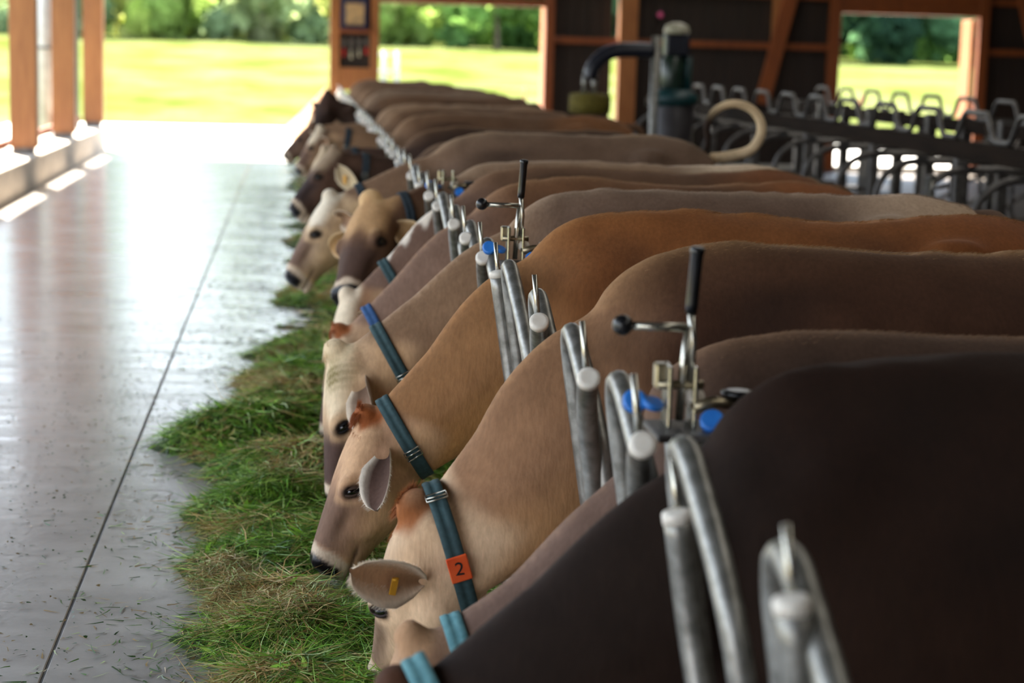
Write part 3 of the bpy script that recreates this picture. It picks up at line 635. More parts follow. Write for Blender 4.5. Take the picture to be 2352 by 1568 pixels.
BASE = dict(back=(104,78,58), side=(120,92,70), dark=(66,48,36), ridge=(168,138,108), neck=(142,112,86), throat=(170,132,96), head=(176,142,110), cheek=(196,160,122), fore=(206,178,146), face=(100,78,66), pollc=(170,104,60))
def C(**k): d = dict(BASE); d.update(k); return d
COWS = [
 C(Y=3.34, poll=(.20,3.28,.60), nose=(.02,3.22,.12), dz=-.045, vox=.014, wide=1.04, zlock=.79, nk=.95, collar=(M_collar_teal,1.0,(-.1,0,.1)), label='almost black-brown cow with its collar at the very front of the row',
   back=(40,24,16), side=(46,29,19), dark=(30,19,13), ridge=(44,28,20), ridge_k=.3, neck=(40,29,23), throat=(60,44,36), head=(62,44,34), cheek=(70,50,38), fore=(60,42,32), face=(44,34,30), pollc=(78,50,34), earout=(70,46,34), earedge=(90,64,46)),
 C(Y=4.00, poll=(.27,3.98,.47), nose=(.13,3.96,-.01+.06), dz=-.10, vox=.014, zlock=.66, nk=.84, bend=(.02,0,-.01), collar=(M_collar_teal,.95,(-.1,0,.1)), label='grey-brown cow with a pale teal collar behind the black-brown cow',
   back=(70,52,42), side=(74,56,46), dark=(50,36,30), ridge=(150,118,92), neck=(120,96,84), throat=(150,112,84), head=(150,116,92), pollc=(186,146,110), fore=(180,144,112), fringe=150, earedge=(214,196,172)),
 C(Y=4.68, poll=(.315,4.64,.60), nose=(.225,4.92,.11), up=(-.78,.60,.35), dz=.02, vox=.0105, zlock=.80, nk=1.04, hs=1.08, collar=(M_collar,.99,(-.40,0,.32),2.4,'2'), buckle=1.0, eartag=0, label='cow with cream face and an orange number plate on its green collar',
   back=(74,48,34), side=(92,62,42), dark=(36,23,17), ridge=(176,138,98), neck=(150,112,82), throat=(200,152,104), head=(212,178,142), cheek=(228,194,158), fore=(206,176,144), face=(116,92,76), pollc=(150,92,52), tuft=1100, fringe=1800, rim=.35, lid=(60,46,40),
   ears=[((-.78,-.50,.30),(-.25,-.75,.0)),None], earin=(208,164,124), earedge=(242,226,202), earout=(206,176,148)),
 C(Y=6.05, poll=(.245,6.05,.555), nose=(.045,5.97,.10), dz=-.01, vox=.0105, zlock=.82, collar=(M_collar,.95,(-.1,0,.12)), label='tan cow in profile with an orange tuft next to the empty slot', sag=.01,
   back=(132,82,44), side=(146,96,58), dark=(96,60,36), ridge=(176,124,76), rumpc=(132,78,40), neck=(152,110,72), throat=(196,144,88), head=(172,134,104), cheek=(206,164,122), fore=(206,166,128), face=(116,90,74), face_k=.95, pollc=(140,76,36), tuft=1100, fringe=700, lid=(96,76,64),
   ears=[((-.14,-.66,-.74),(-.6,-.6,.3)),None], earin=(92,70,60), earedge=(238,224,204), earout=(150,120,98)),
 C(Y=6.74, poll=(.155,6.73,.665), nose=(.105,6.68,.12), dz=.01, vox=.0115, zlock=.84, collar=(M_collar,.86,(-.02,0,.05)), stain=.9, label='cow with a cream forehead stained green and a dark lower face',
   back=(112,90,76), side=(118,92,76), dark=(46,33,27), ridge=(178,154,132), ridge_k=.9, rumpc=(198,172,146), neck=(142,112,86), throat=(186,138,90), head=(202,168,132), cheek=(206,166,124), fore=(226,204,170), face=(82,62,54), face_k=1.0, pollc=(218,196,160), fringe=200, tuft=120, lid=(30,24,22),
   ears=[((.12,-.62,-.78),(-.75,-.5,.2)),None], earin=(142,114,94), earout=(158,128,104)),
 C(Y=8.11, poll=(.20,8.10,.53), nose=(.10,8.0,.08), vox=.014, zlock=.80, dz=-.05, collar=(M_collar_blue,.86,(-.1,0,.1)), label='brown cow with an orange tuft and blue collar, its face hidden by the stained cow',
   back=(110,76,52), side=(124,90,64), dark=(70,48,34), ridge=(176,136,100), neck=(136,108,92), rumpc=(140,84,44), face=(80,62,54), pollc=(146,84,46), tuft=300),
 C(Y=8.80, poll=(.25,8.78,.60), nose=(.12,8.66,.14), vox=.014, zlock=.82, dz=-.04, white=[(.36,.70,.05)], collar=(M_collar,.80,(-.1,0,.1)), label='cow with a white stripe down its neck and a patched head',
   back=(102,76,58), side=(116,88,68), dark=(62,46,36), ridge=(158,124,94), neck=(118,92,78), rumpc=(128,78,44), head=(150,112,82), cheek=(196,164,126), fore=(224,206,178), face=(80,64,60), pollc=(222,204,178), earedge=(214,190,160)),
 C(Y=9.49, poll=(.375,9.42,1.0), nose=(.205,9.02,.60), up=(-.6,-.5,.5), vox=.0125, zlock=.90, nk=.92, dz=-.05, bend=(0,0,.02), collar=(M_collar_dark,.72,(0,0,0)), label='cow with a tan poll and dark brown face turned towards the alley', rump=.05,
   back=(150,122,98), side=(134,104,82), dark=(110,84,66), ridge=(188,164,138), neck=(96,68,50), throat=(110,78,54), rumpc=(222,200,172), head=(106,78,58), cheek=(104,78,56), fore=(186,148,106), face=(78,58,48), face_k=1.0, pollc=(206,170,124), fringe=120, lid=(40,32,28),
   ears=[((.75,-.4,-.45),(-.3,-.6,.2)),None], earin=(176,140,96), earedge=(206,178,138)),
 C(Y=10.86, poll=(.20,10.82,.90), nose=(-.075,10.70,.47), vox=.0125, zlock=.90, nk=.92, bend=(0,0,.02), dz=.02, rump=-.15, tail=[(2.360,10.86,1.170),(2.460,10.86,1.165),(2.630,10.86,1.201),(2.696,10.86,1.257),(2.720,10.86,1.335),(2.700,10.86,1.407),(2.637,10.86,1.465),(2.550,10.86,1.485),(2.472,10.86,1.464),(2.414,10.86,1.412),(2.390,10.86,1.341),(2.400,10.86,1.282),(2.400,10.86,1.200)], tailc=(220,196,160), collar=(M_collar_dark,.8,(0,0,0)), label='cow with a white forehead and cream cheek holding its head above the feed', sag=-.02,
   back=(112,90,74), side=(112,90,74), dark=(70,54,44), ridge=(188,162,134), neck=(132,104,82), head=(196,168,134), cheek=(208,176,134), fore=(230,218,196), face=(96,72,62), pollc=(230,218,196), lid=(36,30,28)),
 C(Y=12.23, poll=(.25,12.18,1.09), nose=(-.055,12.06,.745), vox=.015, zlock=.86, nk=.82, bend=(0,0,.02), dz=-.08, collar=(M_collar_dark,.78,(0,0,0),2.6,''), eartag=0, label='dark-faced cow with a pale ear and an orange plate hanging at its throat',
   back=(80,62,52), side=(84,64,52), dark=(52,40,34), ridge=(150,122,96), neck=(74,54,44), throat=(70,50,42), head=(84,62,50), cheek=(92,68,54), fore=(150,130,108), face=(54,42,40), face_k=1.0, pollc=(150,130,108), ears=[((.55,-.35,-.62),(-.5,-.6,.2)),None], earin=(206,186,150), earedge=(216,200,172)),
 C(Y=13.6, poll=(.21,13.55,1.02), nose=(.0,13.45,.66), vox=.017, zlock=.86, nk=.82, bend=(0,0,.02), dz=-.06, collar=(M_collar_dark,.78,(0,0,0)), label='very dark brown cow behind the cow with the pale ear', back=(56,40,32), side=(60,44,36), dark=(42,31,26), ridge=(150,118,88), neck=(82,62,52), head=(96,74,60), fore=(190,170,142), cheek=(112,88,70), pollc=(180,160,134)),
 C(Y=14.97, poll=(.19,14.95,1.11), nose=(-.02,14.9,.80), vox=.017, zlock=.86, nk=.82, bend=(0,0,.02), dz=0, collar=(M_collar_dark,.78,(0,0,0)), label='brown cow with a high orange-brown rump in the far half of the row', rumpc=(126,84,50), rump=.12, head=(120,96,80), fore=(206,190,166), pollc=(206,190,166)),
 C(Y=17.03, poll=(.14,17.0,1.05), nose=(-.13,16.95,.80), vox=.018, zlock=.86, nk=.82, bend=(0,0,.02), dz=-.03, label='grey-brown cow stretching a long dark face into the alley at the sunlit end', head=(110,86,72), cheek=(120,96,80), fore=(110,88,74), face=(84,66,58), pollc=(120,94,76)),
 C(Y=18.4, poll=(.22,18.4,.95), nose=(.05,18.3,.55), vox=.02, dz=-.03, label='pale fawn backed cow far along the row', back=(140,112,88), ridge=(190,164,136)),
 C(Y=20.45, poll=(.33,20.4,1.26), nose=(.16,20.2,.86), up=(-.5,-.5,.5), vox=.02, zlock=.86, nk=.82, bend=(0,0,.02), dz=0, label='dark chocolate cow with its head raised at the far end of the barrier', neck=(62,46,38), head=(58,42,34), cheek=(60,44,36), fore=(64,46,38), face=(48,36,32), pollc=(56,40,32), throat=(56,42,36), earedge=(70,52,42), earin=(60,44,36)),
 C(Y=21.8, poll=(.25,21.8,.85), nose=(.08,21.7,.4), vox=.02, dz=.02, label='grey-fawn cow behind the one with the raised dark head', back=(126,104,86), ridge=(180,158,134)),
 C(Y=23.9, poll=(.25,23.9,.85), nose=(.08,23.8,.4), vox=.02, dz=.03, label='brown cow before the timber cabinet, third from the barrier end', back=(112,88,70), rump=-.1),
 C(Y=26.0, poll=(.25,26.0,.8), nose=(.08,25.9,.35), vox=.02, dz=.04, label='short brown cow next to last at the barrier end', back=(104,80,62), rump=-.35),
 C(Y=28.1, poll=(.25,28.1,.8), nose=(.08,28.0,.35), vox=.02, dz=.03, label='cow standing last at the barrier end beside the cabinet', rump=-.5, back=(110,84,66)),
]
for s in COWS: cow(s)

# ================================================================== feed barrier
def FX(z): return .68 + .16*(1.0-z)            # the barrier leans towards the alley
def fp(y, z, dx=0): return Vector((FX(z)+dx, y, z))
# (loop apex y, bar cap y, bar open?)
UNITS = [(2.33,2.28,1),(3.02,3.08,1),(3.68,3.36,0),(4.36,4.01,0),(5.02,4.87,0),(5.73,5.94,1),(6.42,6.40,0),(7.09,7.07,0),(7.80,7.63,0)]
k = 9
while UNITS[-1][0] < 29.6:
    a0 = 2.33+.685*k; UNITS.append((a0, a0-.02+.06*math.sin(k*2.3), 1 if k in (11,14,19,25) else 0)); k += 1
LBL = {0:'galvanised headlock standing open at the near end of the barrier', 1:'open headlock with flat capped bar in front of the black-brown cow', 2:'closed headlock beside the blue-capped lever post',
 3:'closed headlock against the dark flank before the cream-faced cow', 4:'closed headlock with pin between the cream-faced cow and the open slot', 5:'open headlock with upright bar before the orange-tufted tan cow', 6:'closed headlock between the tan cow and the stained-forehead cow',
 7:'closed headlock past the stained-forehead cow, before an empty slot', 8:'closed headlock before the blue-collared cow'}
rails = thing('barrier_rail', (.80, 12, -.1), 'galvanised lower rails carrying the feed barrier', 'rail')
for z in (.17, .34): MB().tube([fp(1.6,z,.035), fp(30.6,z,.035)], .024, 10).build('rail', M_galv, rails)
for i, (ya, yc, op) in enumerate(UNITS):
    grp = 'headlocks of the feed barrier'
    lab = LBL.get(i, ('open' if op else 'closed')+' headlock in the far run of the feed barrier')
    nseg = 12 if ya < 12 else 8; r = .0245
    th = thing('headlock', (FX(0), ya, .1), lab, 'headlock', grp)
    lp = catmull([fp(ya+.16,.13), fp(ya+.16,.55), fp(ya+.165,.93), fp(ya+.14,1.05), fp(ya+.07,1.083), fp(ya-.0,1.05), fp(ya-.14,.91), fp(ya-.20,.76), fp(ya-.21,.45), fp(ya-.21,.13)], 5)
    MB().tube(lp, r, nseg).build('fixed_loop', M_galv, th)
    dx = -.03; zc = {0:1.056, 1:.97, 2:1.035}.get(i, 1.045)
    if op: path = [fp(yc-.16,.16,dx), fp(yc-.13,.40,dx), fp(yc-.03,.66,dx), fp(yc,.80,dx), fp(yc,zc,dx)]
    else: path = [fp(yc+.13,.16,dx), fp(yc+.15,.45,dx), fp(yc+.155,.74,dx), fp(yc+.135,.88,dx), fp(yc+.075,.985,dx), fp(yc,zc,dx)]
    pc = catmull(path, 5); bar = MB().tube(pc, r, nseg).build('locking_bar', M_galv, th)
    d = (pc[-1]-pc[-2]).normalized(); ce = pc[-1]
    MB().lathe([(.0262,-.012),(.0262,.004),(.024,.008),(.017,.010)], ce, 18, 0, d).build('end_cap', M_cap, bar)
    pin0 = ce - d*.05 + Vector((0,.012,.012)); MB().tube([pin0, pin0+Vector((-.006,.012,.075)), pin0+Vector((-.012,.02,.135))], [.0085,.0075,.0065], 8).build('pin', M_bright, bar)
    # pivot bracket low on the bar
    MB().bbox(fp(yc-.03,.50,-.05)+Vector((-.03,0,0)), fp(yc+.09,.56,.03)+Vector((.01,0,0)), .004).build('pivot_bracket', M_galv_dull, th)
# end post of the barrier, sunlit
ep = thing('barrier_post', (.84,30.7,-.1), 'pale end post where the feed barrier stops', 'post')
MB().tube([(.80,30.7,-.1),(.70,30.7,1.0)], .04, 14).build('post_tube', M_galv, ep); MB().ball((.70,30.7,1.0),(.07,.07,.05)).build('post_cap', M_cap, ep)

# levers that free a run of headlocks
def lever(y, label, up=True):
    X0 = .745; t_ = thing('release_lever', (X0, y, .14), label, 'lever', 'release levers of the feed barrier')
    MB().tube([(X0+.10,y+.02,.14),(X0-.005,y+.02,1.03)], .022, 12).tube([(X0+.13,y-.09,.14),(X0+.04,y-.07,1.03)], .018, 10).build('support_post', M_galv, t_)
    MB().bbox((X0-.06,y-.10,1.025),(X0+.07,y+.06,1.04),.003).build('base_plate', M_galv_dull, t_)
    br = MB().bbox((X0-.03,y-.035,1.04),(X0-.022,y+.035,1.16),.002).bbox((X0+.02,y-.035,1.04),(X0+.028,y+.035,1.16),.002).build('bracket', M_bright, t_)
    MB().tube([(X0-.045,y,1.12),(X0+.045,y,1.12)], .009, 8).build('bolt', M_brass, br)
    MB().bbox((X0-.048,y+.005,1.11),(X0-.015,y+.04,1.16),.004).build('latch', M_brass, t_)
    MB().tube([(X0+.02,y-.03,1.08),(X0+.06,y-.02,1.09),(X0+.12,y-.01,1.085)], .012, 8).build('link_rod', M_brass, t_)
    pl = MB().lathe([(.028,0),(.034,.004),(.034,.010),(.02,.013)], (X0+.115,y,1.098), 20, 0, (0,0,1)).build('rubber_pad', M_black, t_)
    MB().ball((X0+.03,y,1.095),(.020,.020,.020)).build('roller', M_cap, t_)
    if up:
        rod = MB().tube([(X0+.0,y,1.05),(X0+.004,y,1.15),(X0+.012,y,1.235)], .0085, 10).tube([(X0+.018,y,1.12),(X0+.022,y,1.20),(X0+.014,y,1.275)], .0075, 10).build('lever_rod', M_bright, t_)
        MB().lathe([(.0115,0),(.0125,.02),(.0125,.115),(.0145,.118),(.0145,.127),(.011,.130)], (X0+.015,y,1.26), 14, 0, (.06,0,1)).build('grip', M_black, rod)
        kr = MB().tube([(X0+.008,y,1.232),(X0-.10,y,1.235)], .0085, 10).build('knob_rod', M_bright, t_); MB().ball((X0-.118,y,1.236), .0205, nu=20, nv=14).build('knob', M_black, kr)
    else:
        kr = MB().tube([(X0,y,1.08),(X0+.11,y,1.075)], .0085, 10).build('knob_rod', M_bright, t_); MB().ball((X0+.12,y,1.075), .02).build('knob', M_bright, kr)
    b1 = MB().lathe([(.024,0),(.024,.012),(.019,.016)], (.658,y+.01,1.083), 20, 0, (-.15,-.85,.5)).build('blue_cap', M_blue, t_)
    MB().lathe([(.022,0),(.022,.010),(.018,.013)], (.690,y+.0,1.078), 20, 0, (.2,-.3,.9)).build('blue_cap', M_blue, t_)
    MB().lathe([(.024,0),(.024,.012),(.02,.016)], (.80,y-.05,1.055), 20, 0, (-.2,-.7,.6)).build('blue_cap', M_blue, t_)
    return t_
lever(3.52, 'release lever with black grip and ball knob beside the black-brown cow')
lever(6.33, 'release lever with black grip and ball knob above the orange-backed cow')
lever(9.25, 'release lever folded down with blue cap by the dark-faced turned cow', False)

# ================================================================== cut grass feed on the alley
def bumps(seed, n, x0, x1, y0, y1, r0, r1, h0, h1):
    g = np.random.default_rng(seed); return np.stack([g.uniform(x0,x1,n), g.uniform(y0,y1,n), g.uniform(r0,r1,n), g.uniform(h0,h1,n)], 1)
LUMPS = np.concatenate([bumps(1, 60, -.1,.55, 4.4,12, .09,.2, .01,.05), bumps(2, 110, .05,.55, 12,30, .15,.3, .02,.05),
    np.array([(-.42,8.15,.17,.09),(-.22,8.25,.22,.18),(.0,8.2,.22,.19),(-.30,7.85,.18,.06),(-.12,7.5,.20,.16),(.08,7.4,.2,.18),(-.18,6.9,.18,.15),(0,6.95,.18,.17),(-.08,6.62,.2,.10),(.2,6.45,.2,.07),
              (-.28,6.35,.2,.08),(-.27,6.02,.14,.07),(-.45,6.2,.12,.03),(-.1,5.75,.18,.05),(-.02,5.35,.2,.06),(.15,5.3,.22,.07),(-.25,5.45,.15,.03),(.15,4.95,.2,.10),(-.05,4.95,.16,.07),(.3,4.8,.22,.1),
              (-.1,9.0,.25,.10),(.1,9.2,.25,.11),(-.05,9.7,.22,.09),(.1,10.0,.25,.10),(-.1,10.6,.2,.05),(.1,11.0,.2,.06)])])
def hz(x, y):
    h = np.zeros_like(x)
    for lx, ly, lr, lh in LUMPS: h = np.maximum(h, lh*np.exp(-(((x-lx)/lr)**2+((y-ly)/(lr*.85))**2))) if False else h + lh*np.exp(-(((x-lx)/lr)**2+((y-ly)/(lr*.75))**2))
    h = .19*np.tanh(h/.19)
    edge = -.10+(.10*np.sin(y*2.3+.7*np.sin(y*.9))+.07*np.sin(y*5.1+1)+.04*np.sin(y*13))*(1-.65*smooth(9,12,y)) - .34*np.exp(-((y-8.15)/.35)**2) - .2*np.exp(-((y-6.2)/.2)**2)+.06*np.sin(x*9+y*4)+.14*smooth(10.5,12.5,y)
    base = .022*smooth(-.05,.30,x-edge) + .006*np.sin(x*31+y*17)*np.sin(y*29-x*11)
    h = (h + base)*smooth(-.30,.15,x-edge+.12)
    for cx, cy in ((.10,5.95),(.20,4.95),(.14,6.72),(.14,8.05)): h = h*(1-.75*np.exp(-((x-cx)/.13)**2-((y-cy)/.15)**2))
    return h - .012
xs = np.linspace(-.95,.69,62); ys = np.concatenate([np.arange(4.3,12.5,.028), np.arange(12.5,30.3,.09)])
GX, GY = np.meshgrid(xs, ys); GZ = hz(GX, GY); GZ = np.where(GX > .62, np.minimum(GZ,.10), GZ)
M_pile, t, b = mat('grass_pile', (.05,.09,.02), .85)
n1 = noise(t, 6, 5, .65); n2 = noise(t, 60, 4, .7)
r1 = ramp(t, n1.outputs['Fac'], [(.36, lin(40,56,20)), (.5, lin(66,76,32)), (.64, lin(112,96,58))])
mx = t.nodes.new('ShaderNodeMixRGB'); mx.blend_type = 'MULTIPLY'; mx.inputs[0].default_value = .8; r2 = ramp(t, n2.outputs['Fac'], [(.3,(.35,.35,.3)),(.7,(1.1,1.1,1.0))])
t.links.new(r1.outputs[0], mx.inputs[1]); t.links.new(r2.outputs[0], mx.inputs[2]); t.links.new(mx.outputs[0], b.inputs['Base Color']); bump(t, b, n2.outputs['Fac'], .9, .02)
pile = thing('feed_grass', (0,8,0), 'long heap of fresh cut green grass lying before the cows', 'grass'); pile['kind'] = 'stuff'
mb = MB(); nxg = len(xs); ok = (GZ[:-1,:-1] > -.010) | (GZ[1:,1:] > -.010) | (GZ[1:,:-1] > -.010) | (GZ[:-1,1:] > -.010); jj, ii = np.nonzero(ok)
mb.add(np.stack([GX,GY,GZ],-1).reshape(-1,3).tolist(), [(j*nxg+i, j*nxg+i+1, (j+1)*nxg+i+1, (j+1)*nxg+i) for j, i in zip(jj.tolist(), ii.tolist())])
o = mb.build('heap', M_pile, pile); o['kind'] = 'stuff'

def blades(name, P, ln, wid, pitch, cols, curl=.35, parent=None):
    n = len(P); az = RNG.uniform(0, 2*np.pi, n); dirv = np.stack([np.cos(az)*np.cos(pitch), np.sin(az)*np.cos(pitch), np.sin(pitch)], 1)
    side = np.stack([-np.sin(az), np.cos(az), RNG.normal(0,.5,n)], 1); side /= np.linalg.norm(side,axis=1)[:,None]
    bend = RNG.normal(0,curl,(n,1))*side + np.array([0,0,-1.0])*np.abs(RNG.normal(.25,.2,(n,1)))
    V = np.zeros((n,6,3)); sg = [(0,1.),(.5,.85),(1.,.12)]
    for k,(f,w) in enumerate(sg):
        c_ = P + dirv*(ln*f)[:,None] + bend*(ln*f*f*.6)[:,None]; V[:,2*k] = c_-side*(wid*w)[:,None]; V[:,2*k+1] = c_+side*(wid*w)[:,None]
    V[:,:,2] = np.maximum(V[:,:,2], .003); idx = (np.arange(n)*6)[:,None,None]; F = (np.array([[0,1,3,2],[2,3,5,4]])[None]+idx).reshape(-1,4)
    me = bpy.data.meshes.new(name); me.vertices.add(n*6); me.vertices.foreach_set('co', (V.reshape(-1,3)-np.array(parent_off(parent))).astype(np.float32).ravel())
    me.loops.add(len(F)*4); me.loops.foreach_set('vertex_index', F.ravel().astype(np.int32)); me.polygons.add(len(F)); me.polygons.foreach_set('loop_start', np.arange(0,len(F)*4,4,dtype=np.int32)); me.polygons.foreach_set('loop_total', np.full(len(F),4,np.int32))
    me.update(calc_edges=True); a_ = me.color_attributes.new('Col','FLOAT_COLOR','POINT'); cc = np.concatenate([np.repeat(cols,6,0), np.ones((n*6,1))],1); a_.data.foreach_set('color', cc.astype(np.float32).ravel())
    me.materials.append(M_blade); me.validate(); o_ = link(name, me, parent); o_['kind'] = 'stuff'; return o_
PAL = 1.15*np.array([lin(72,110,28), lin(96,138,36), lin(122,162,50), lin(52,86,24), lin(146,172,74), lin(166,184,110), lin(158,128,74), lin(194,168,112)])
def scatter(n, x0, x1, y0, y1, hmin=.004):
    x = RNG.uniform(x0,x1,n*3); y = RNG.uniform(y0,y1,n*3); z = hz(x,y); w = np.clip(z/.05,0,1)*.9+.1; ok_ = (z > hmin) & (RNG.random(n*3) < w); idx = np.nonzero(ok_)[0][:n]; return np.stack([x,y,z],1)[idx]
def straw_mask(P): return .5+.5*np.sin(P[:,0]*7.3+P[:,1]*4.1+2*np.sin(P[:,1]*2.7))*np.sin(P[:,1]*5.3-P[:,0]*3.1)
def gcols(P, extra=0):
    n = len(P); pr = np.array([.2,.24,.17,.17,.10,.05,.05,.02]); ci = RNG.choice(8, n, p=pr); sm_ = straw_mask(P)
    st_ = RNG.random(n) < np.clip((sm_-.52)*2.0+.04+extra,0,.85); ci = np.where(st_, RNG.choice([6,7,5], n, p=[.6,.25,.15]), ci); return PAL[ci]*RNG.uniform(.75,1.2,(n,1))
for (n, y0, y1, l0, l1, w_) in ((58000,4.5,7.2,.04,.17,.0014),(42000,7.2,11,.05,.17,.002),(20000,11,16,.06,.16,.003)):
    P = scatter(n, -.85,.66,y0,y1); nn = len(P); P[:,2] += RNG.uniform(-.004,.018,nn)
    blades('grass_blades', P, RNG.uniform(l0,l1,nn), RNG.uniform(.6,1.6,nn)*w_, RNG.normal(.03,.20,nn), gcols(P, .38 if y0 > 10 else (.20 if y0 > 7 else .03)), curl=.55, parent=pile)
P = scatter(9000,-.8,.66,16,30); nn = len(P); blades('grass_blades', P, RNG.uniform(.06,.18,nn), RNG.uniform(.6,1.4,nn)*.005, RNG.normal(.1,.3,nn), gcols(P,.3), parent=pile)
# brown hay tufts in the heap
for cx, cy, cr, n in ((-.22,5.98,.12,1500),(-.20,5.72,.07,800),(-.10,5.50,.13,1500),(.02,5.30,.10,700),(-.20,8.75,.16,900),(-.12,9.4,.16,900),(-.05,7.0,.1,500)):
    rr2 = cr*np.sqrt(RNG.random(n)); aa = RNG.uniform(0,6.28,n); x = cx+rr2*np.cos(aa); y = cy+rr2*np.sin(aa); z = hz(x,y)+.075*(1-(rr2/cr)**2)*RNG.random(n)**.6+.012; P = np.stack([x,y,np.maximum(z,.004)],1)
    blades('hay_tuft', P, RNG.uniform(.03,.09,n), RNG.uniform(.0008,.0018,n), RNG.normal(.1,.3,n), PAL[RNG.choice([6,6,7,5],n)]*RNG.uniform(.5,1.0,(n,1)), curl=.8, parent=pile)
# broad weed leaves among the grass
P = scatter(900,-.6,.6,4.5,9); nn = len(P); P[:,2] += .01
blades('weed_leaves', P, RNG.uniform(.03,.07,nn), RNG.uniform(.006,.012,nn), RNG.normal(.25,.3,nn), PAL[RNG.choice([1,2,4],nn)]*1.15, parent=pile)
# loose stalks strewn over the alley
n = 15000; y = RNG.uniform(4.6,24,n); x = -.22 - np.abs(RNG.normal(0,.30,n)) + .25*RNG.random(n); clump = (.5+.5*np.sin(y*9+x*4)*np.sin(y*3.7+2)) > RNG.random(n)*.9; P = np.stack([x,y,np.full(n,.004)],1)[clump]; nn = len(P)
lo_ = thing('loose_stalks', (-.6,8,0), 'loose stalks and crumbs of grass strewn on the concrete', 'grass'); lo_['kind'] = 'stuff'
cl = PAL[RNG.choice([3,3,0,6,5],nn)]*RNG.uniform(.4,.9,(nn,1)); blades('stalks', P, RNG.uniform(.01,.07,nn), RNG.uniform(.0015,.003,nn), np.abs(RNG.normal(0,.06,nn)), cl, parent=lo_)
n = 2600; y = RNG.uniform(4.7,14,n); x = np.clip(-.6-np.abs(RNG.normal(0,.8,n)),-2.9,0); P = np.stack([x,y,np.full(n,.004)],1)
blades('crumbs', P, RNG.uniform(.004,.016,n), RNG.uniform(.002,.006,n), np.abs(RNG.normal(0,.2,n)), PAL[RNG.choice([3,6],n)]*.35, parent=lo_)

# ================================================================== cubicles on the right
cubY = [10.4+1.0*k for k in range(14)]
proto = None
for row, X0 in enumerate((4.6, 8.4)):
    for k, y in enumerate(cubY):
        grp = 'cubicle dividers'
        if proto is None:
            proto = thing('cubicle_divider', (X0, y, ZF), '', 'divider', grp)
            MB().tube(catmull([(X0-.36,y,.10),(X0-.37,y,.60),(X0-.34,y,.86),(X0-.20,y,1.0),(X0+.05,y,1.04),(X0+.9,y,1.04),(X0+1.75,y,1.04)],5), .026, 10).build('upper_tube', M_galv_dull, proto)
            MB().tube(catmull([(X0-.36,y,.10),(X0-.30,y,.02),(X0-.1,y,.05),(X0+.3,y,.30),(X0+.9,y,.34),(X0+1.75,y,.34)],5), .026, 10).build('lower_tube', M_galv_dull, proto)
            MB().bbox((X0+1.70,y-.05,-.12),(X0+1.80,y+.05,1.25),.006).build('post', M_galv_dull, proto)
            o = proto
        else: o = copy_tree(proto); o.location = (X0, y, ZF)
        o['label'] = 'grey steel cubicle divider with a rounded end ' + ('under the near plank rail' if row == 0 else 'in the back row of cubicles'); o['group'] = grp
for row, (X0, zb) in enumerate(((4.6,1.10),(6.35,1.10))):
    pl = thing('plank_rail', (X0, 17, ZF), ['weathered plank rail over the near cubicle dividers','weathered plank rail behind the cubicles'][row], 'rail')
    MB().bbox((X0-.03,9.2,zb),(X0+.03,24.6,zb+.125),.006).build('plank', M_rail_wood, pl)
    for k, y in enumerate(cubY[::2]): MB().bbox((X0+.03,y+.42,ZF),(X0+.10,y+.49,zb+.10),.004).build('post', M_galv_dull, pl)
    zz = thing('zigzag_rail', (X0, 17, zb+.12), ['bent steel neck tube rising in trapezoids above the near plank','bent steel neck tube rising in trapezoids behind the near one'][row], 'rail')
    pts = []
    for y in cubY[:-1]:
        for dy, z in ((-.46,.02),(-.38,.02),(-.33,.04),(-.23,.17),(-.18,.20),(.20,.20),(.25,.17),(.35,.04),(.40,.02)): pts.append((X0, y+dy+.0, zb+.125+z))
    MB().tube(pts, .02, 8).build('tube', M_galv_dull, zz)
# light steel post by the cubicles
gpst = thing('gate_post', (4.05,11.75,ZF), 'bright steel gate post standing before the cubicles', 'post')
MB().tube([(4.08,11.75,ZF),(4.08,11.75,1.02)], .03, 12).build('tube', M_galv, gpst); MB().tube([(4.08,11.75,.95),(4.14,11.6,.98)], .014, 8).build('hinge', M_galv_dull, gpst); MB().lathe([(.034,0),(.034,.012),(.02,.02)],(4.08,11.75,1.02),12).build('cap', M_galv_dull, gpst)

# ================================================================== cow brush and feeder at the alley end
M_navy = noisy('navy_paint', lin(16,18,28), lin(24,27,40), 8, .35, bs=.03); M_bristle = noisy('yellow_bristle', lin(84,74,12), lin(116,102,20), 40, .8, bs=.8, bd=.02)
M_teal = noisy('teal_plastic', lin(10,48,52), lin(16,60,62), 8, .45, bs=.03); M_greeng = noisy('green_jar', lin(26,42,34), lin(38,56,46), 8, .3, bs=.03); M_white = noisy('white_enamel', lin(150,146,126), lin(170,166,146), 8, .4, bs=.03)
cb = thing('cow_brush', (3.62,19,ZF), 'swinging cow brush with curved navy arm and yellow bristles', 'brush')
MB().tube([(3.62,19,ZF),(3.62,19,1.95)], .045, 14).build('column', M_galv, cb); MB().bbox((3.48,18.86,ZF),(3.76,19.14,ZF+.02),.004).build('foot_plate', M_galv_dull, cb)
MB().tube(catmull([(3.60,19,1.80),(3.40,19,1.80),(3.22,19,1.79),(3.08,19,1.73),(2.98,19,1.62),(2.95,19,1.50)],5), [.075]*26, 14).build('arm', M_navy, cb)
MB().tube([(2.90,19,1.56),(2.90,19,1.36)], .028, 10).tube([(3.0,19,1.54),(3.0,19,1.36)], .03, 10).build('hanger', M_galv, cb)
MB().lathe([(.12,0),(.21,.02),(.215,.1),(.21,.2),(.12,.22)], (2.96,19,1.14), 28, 0, (0,0,1)).build('bristle_roll', M_bristle, cb)
sh = MB()
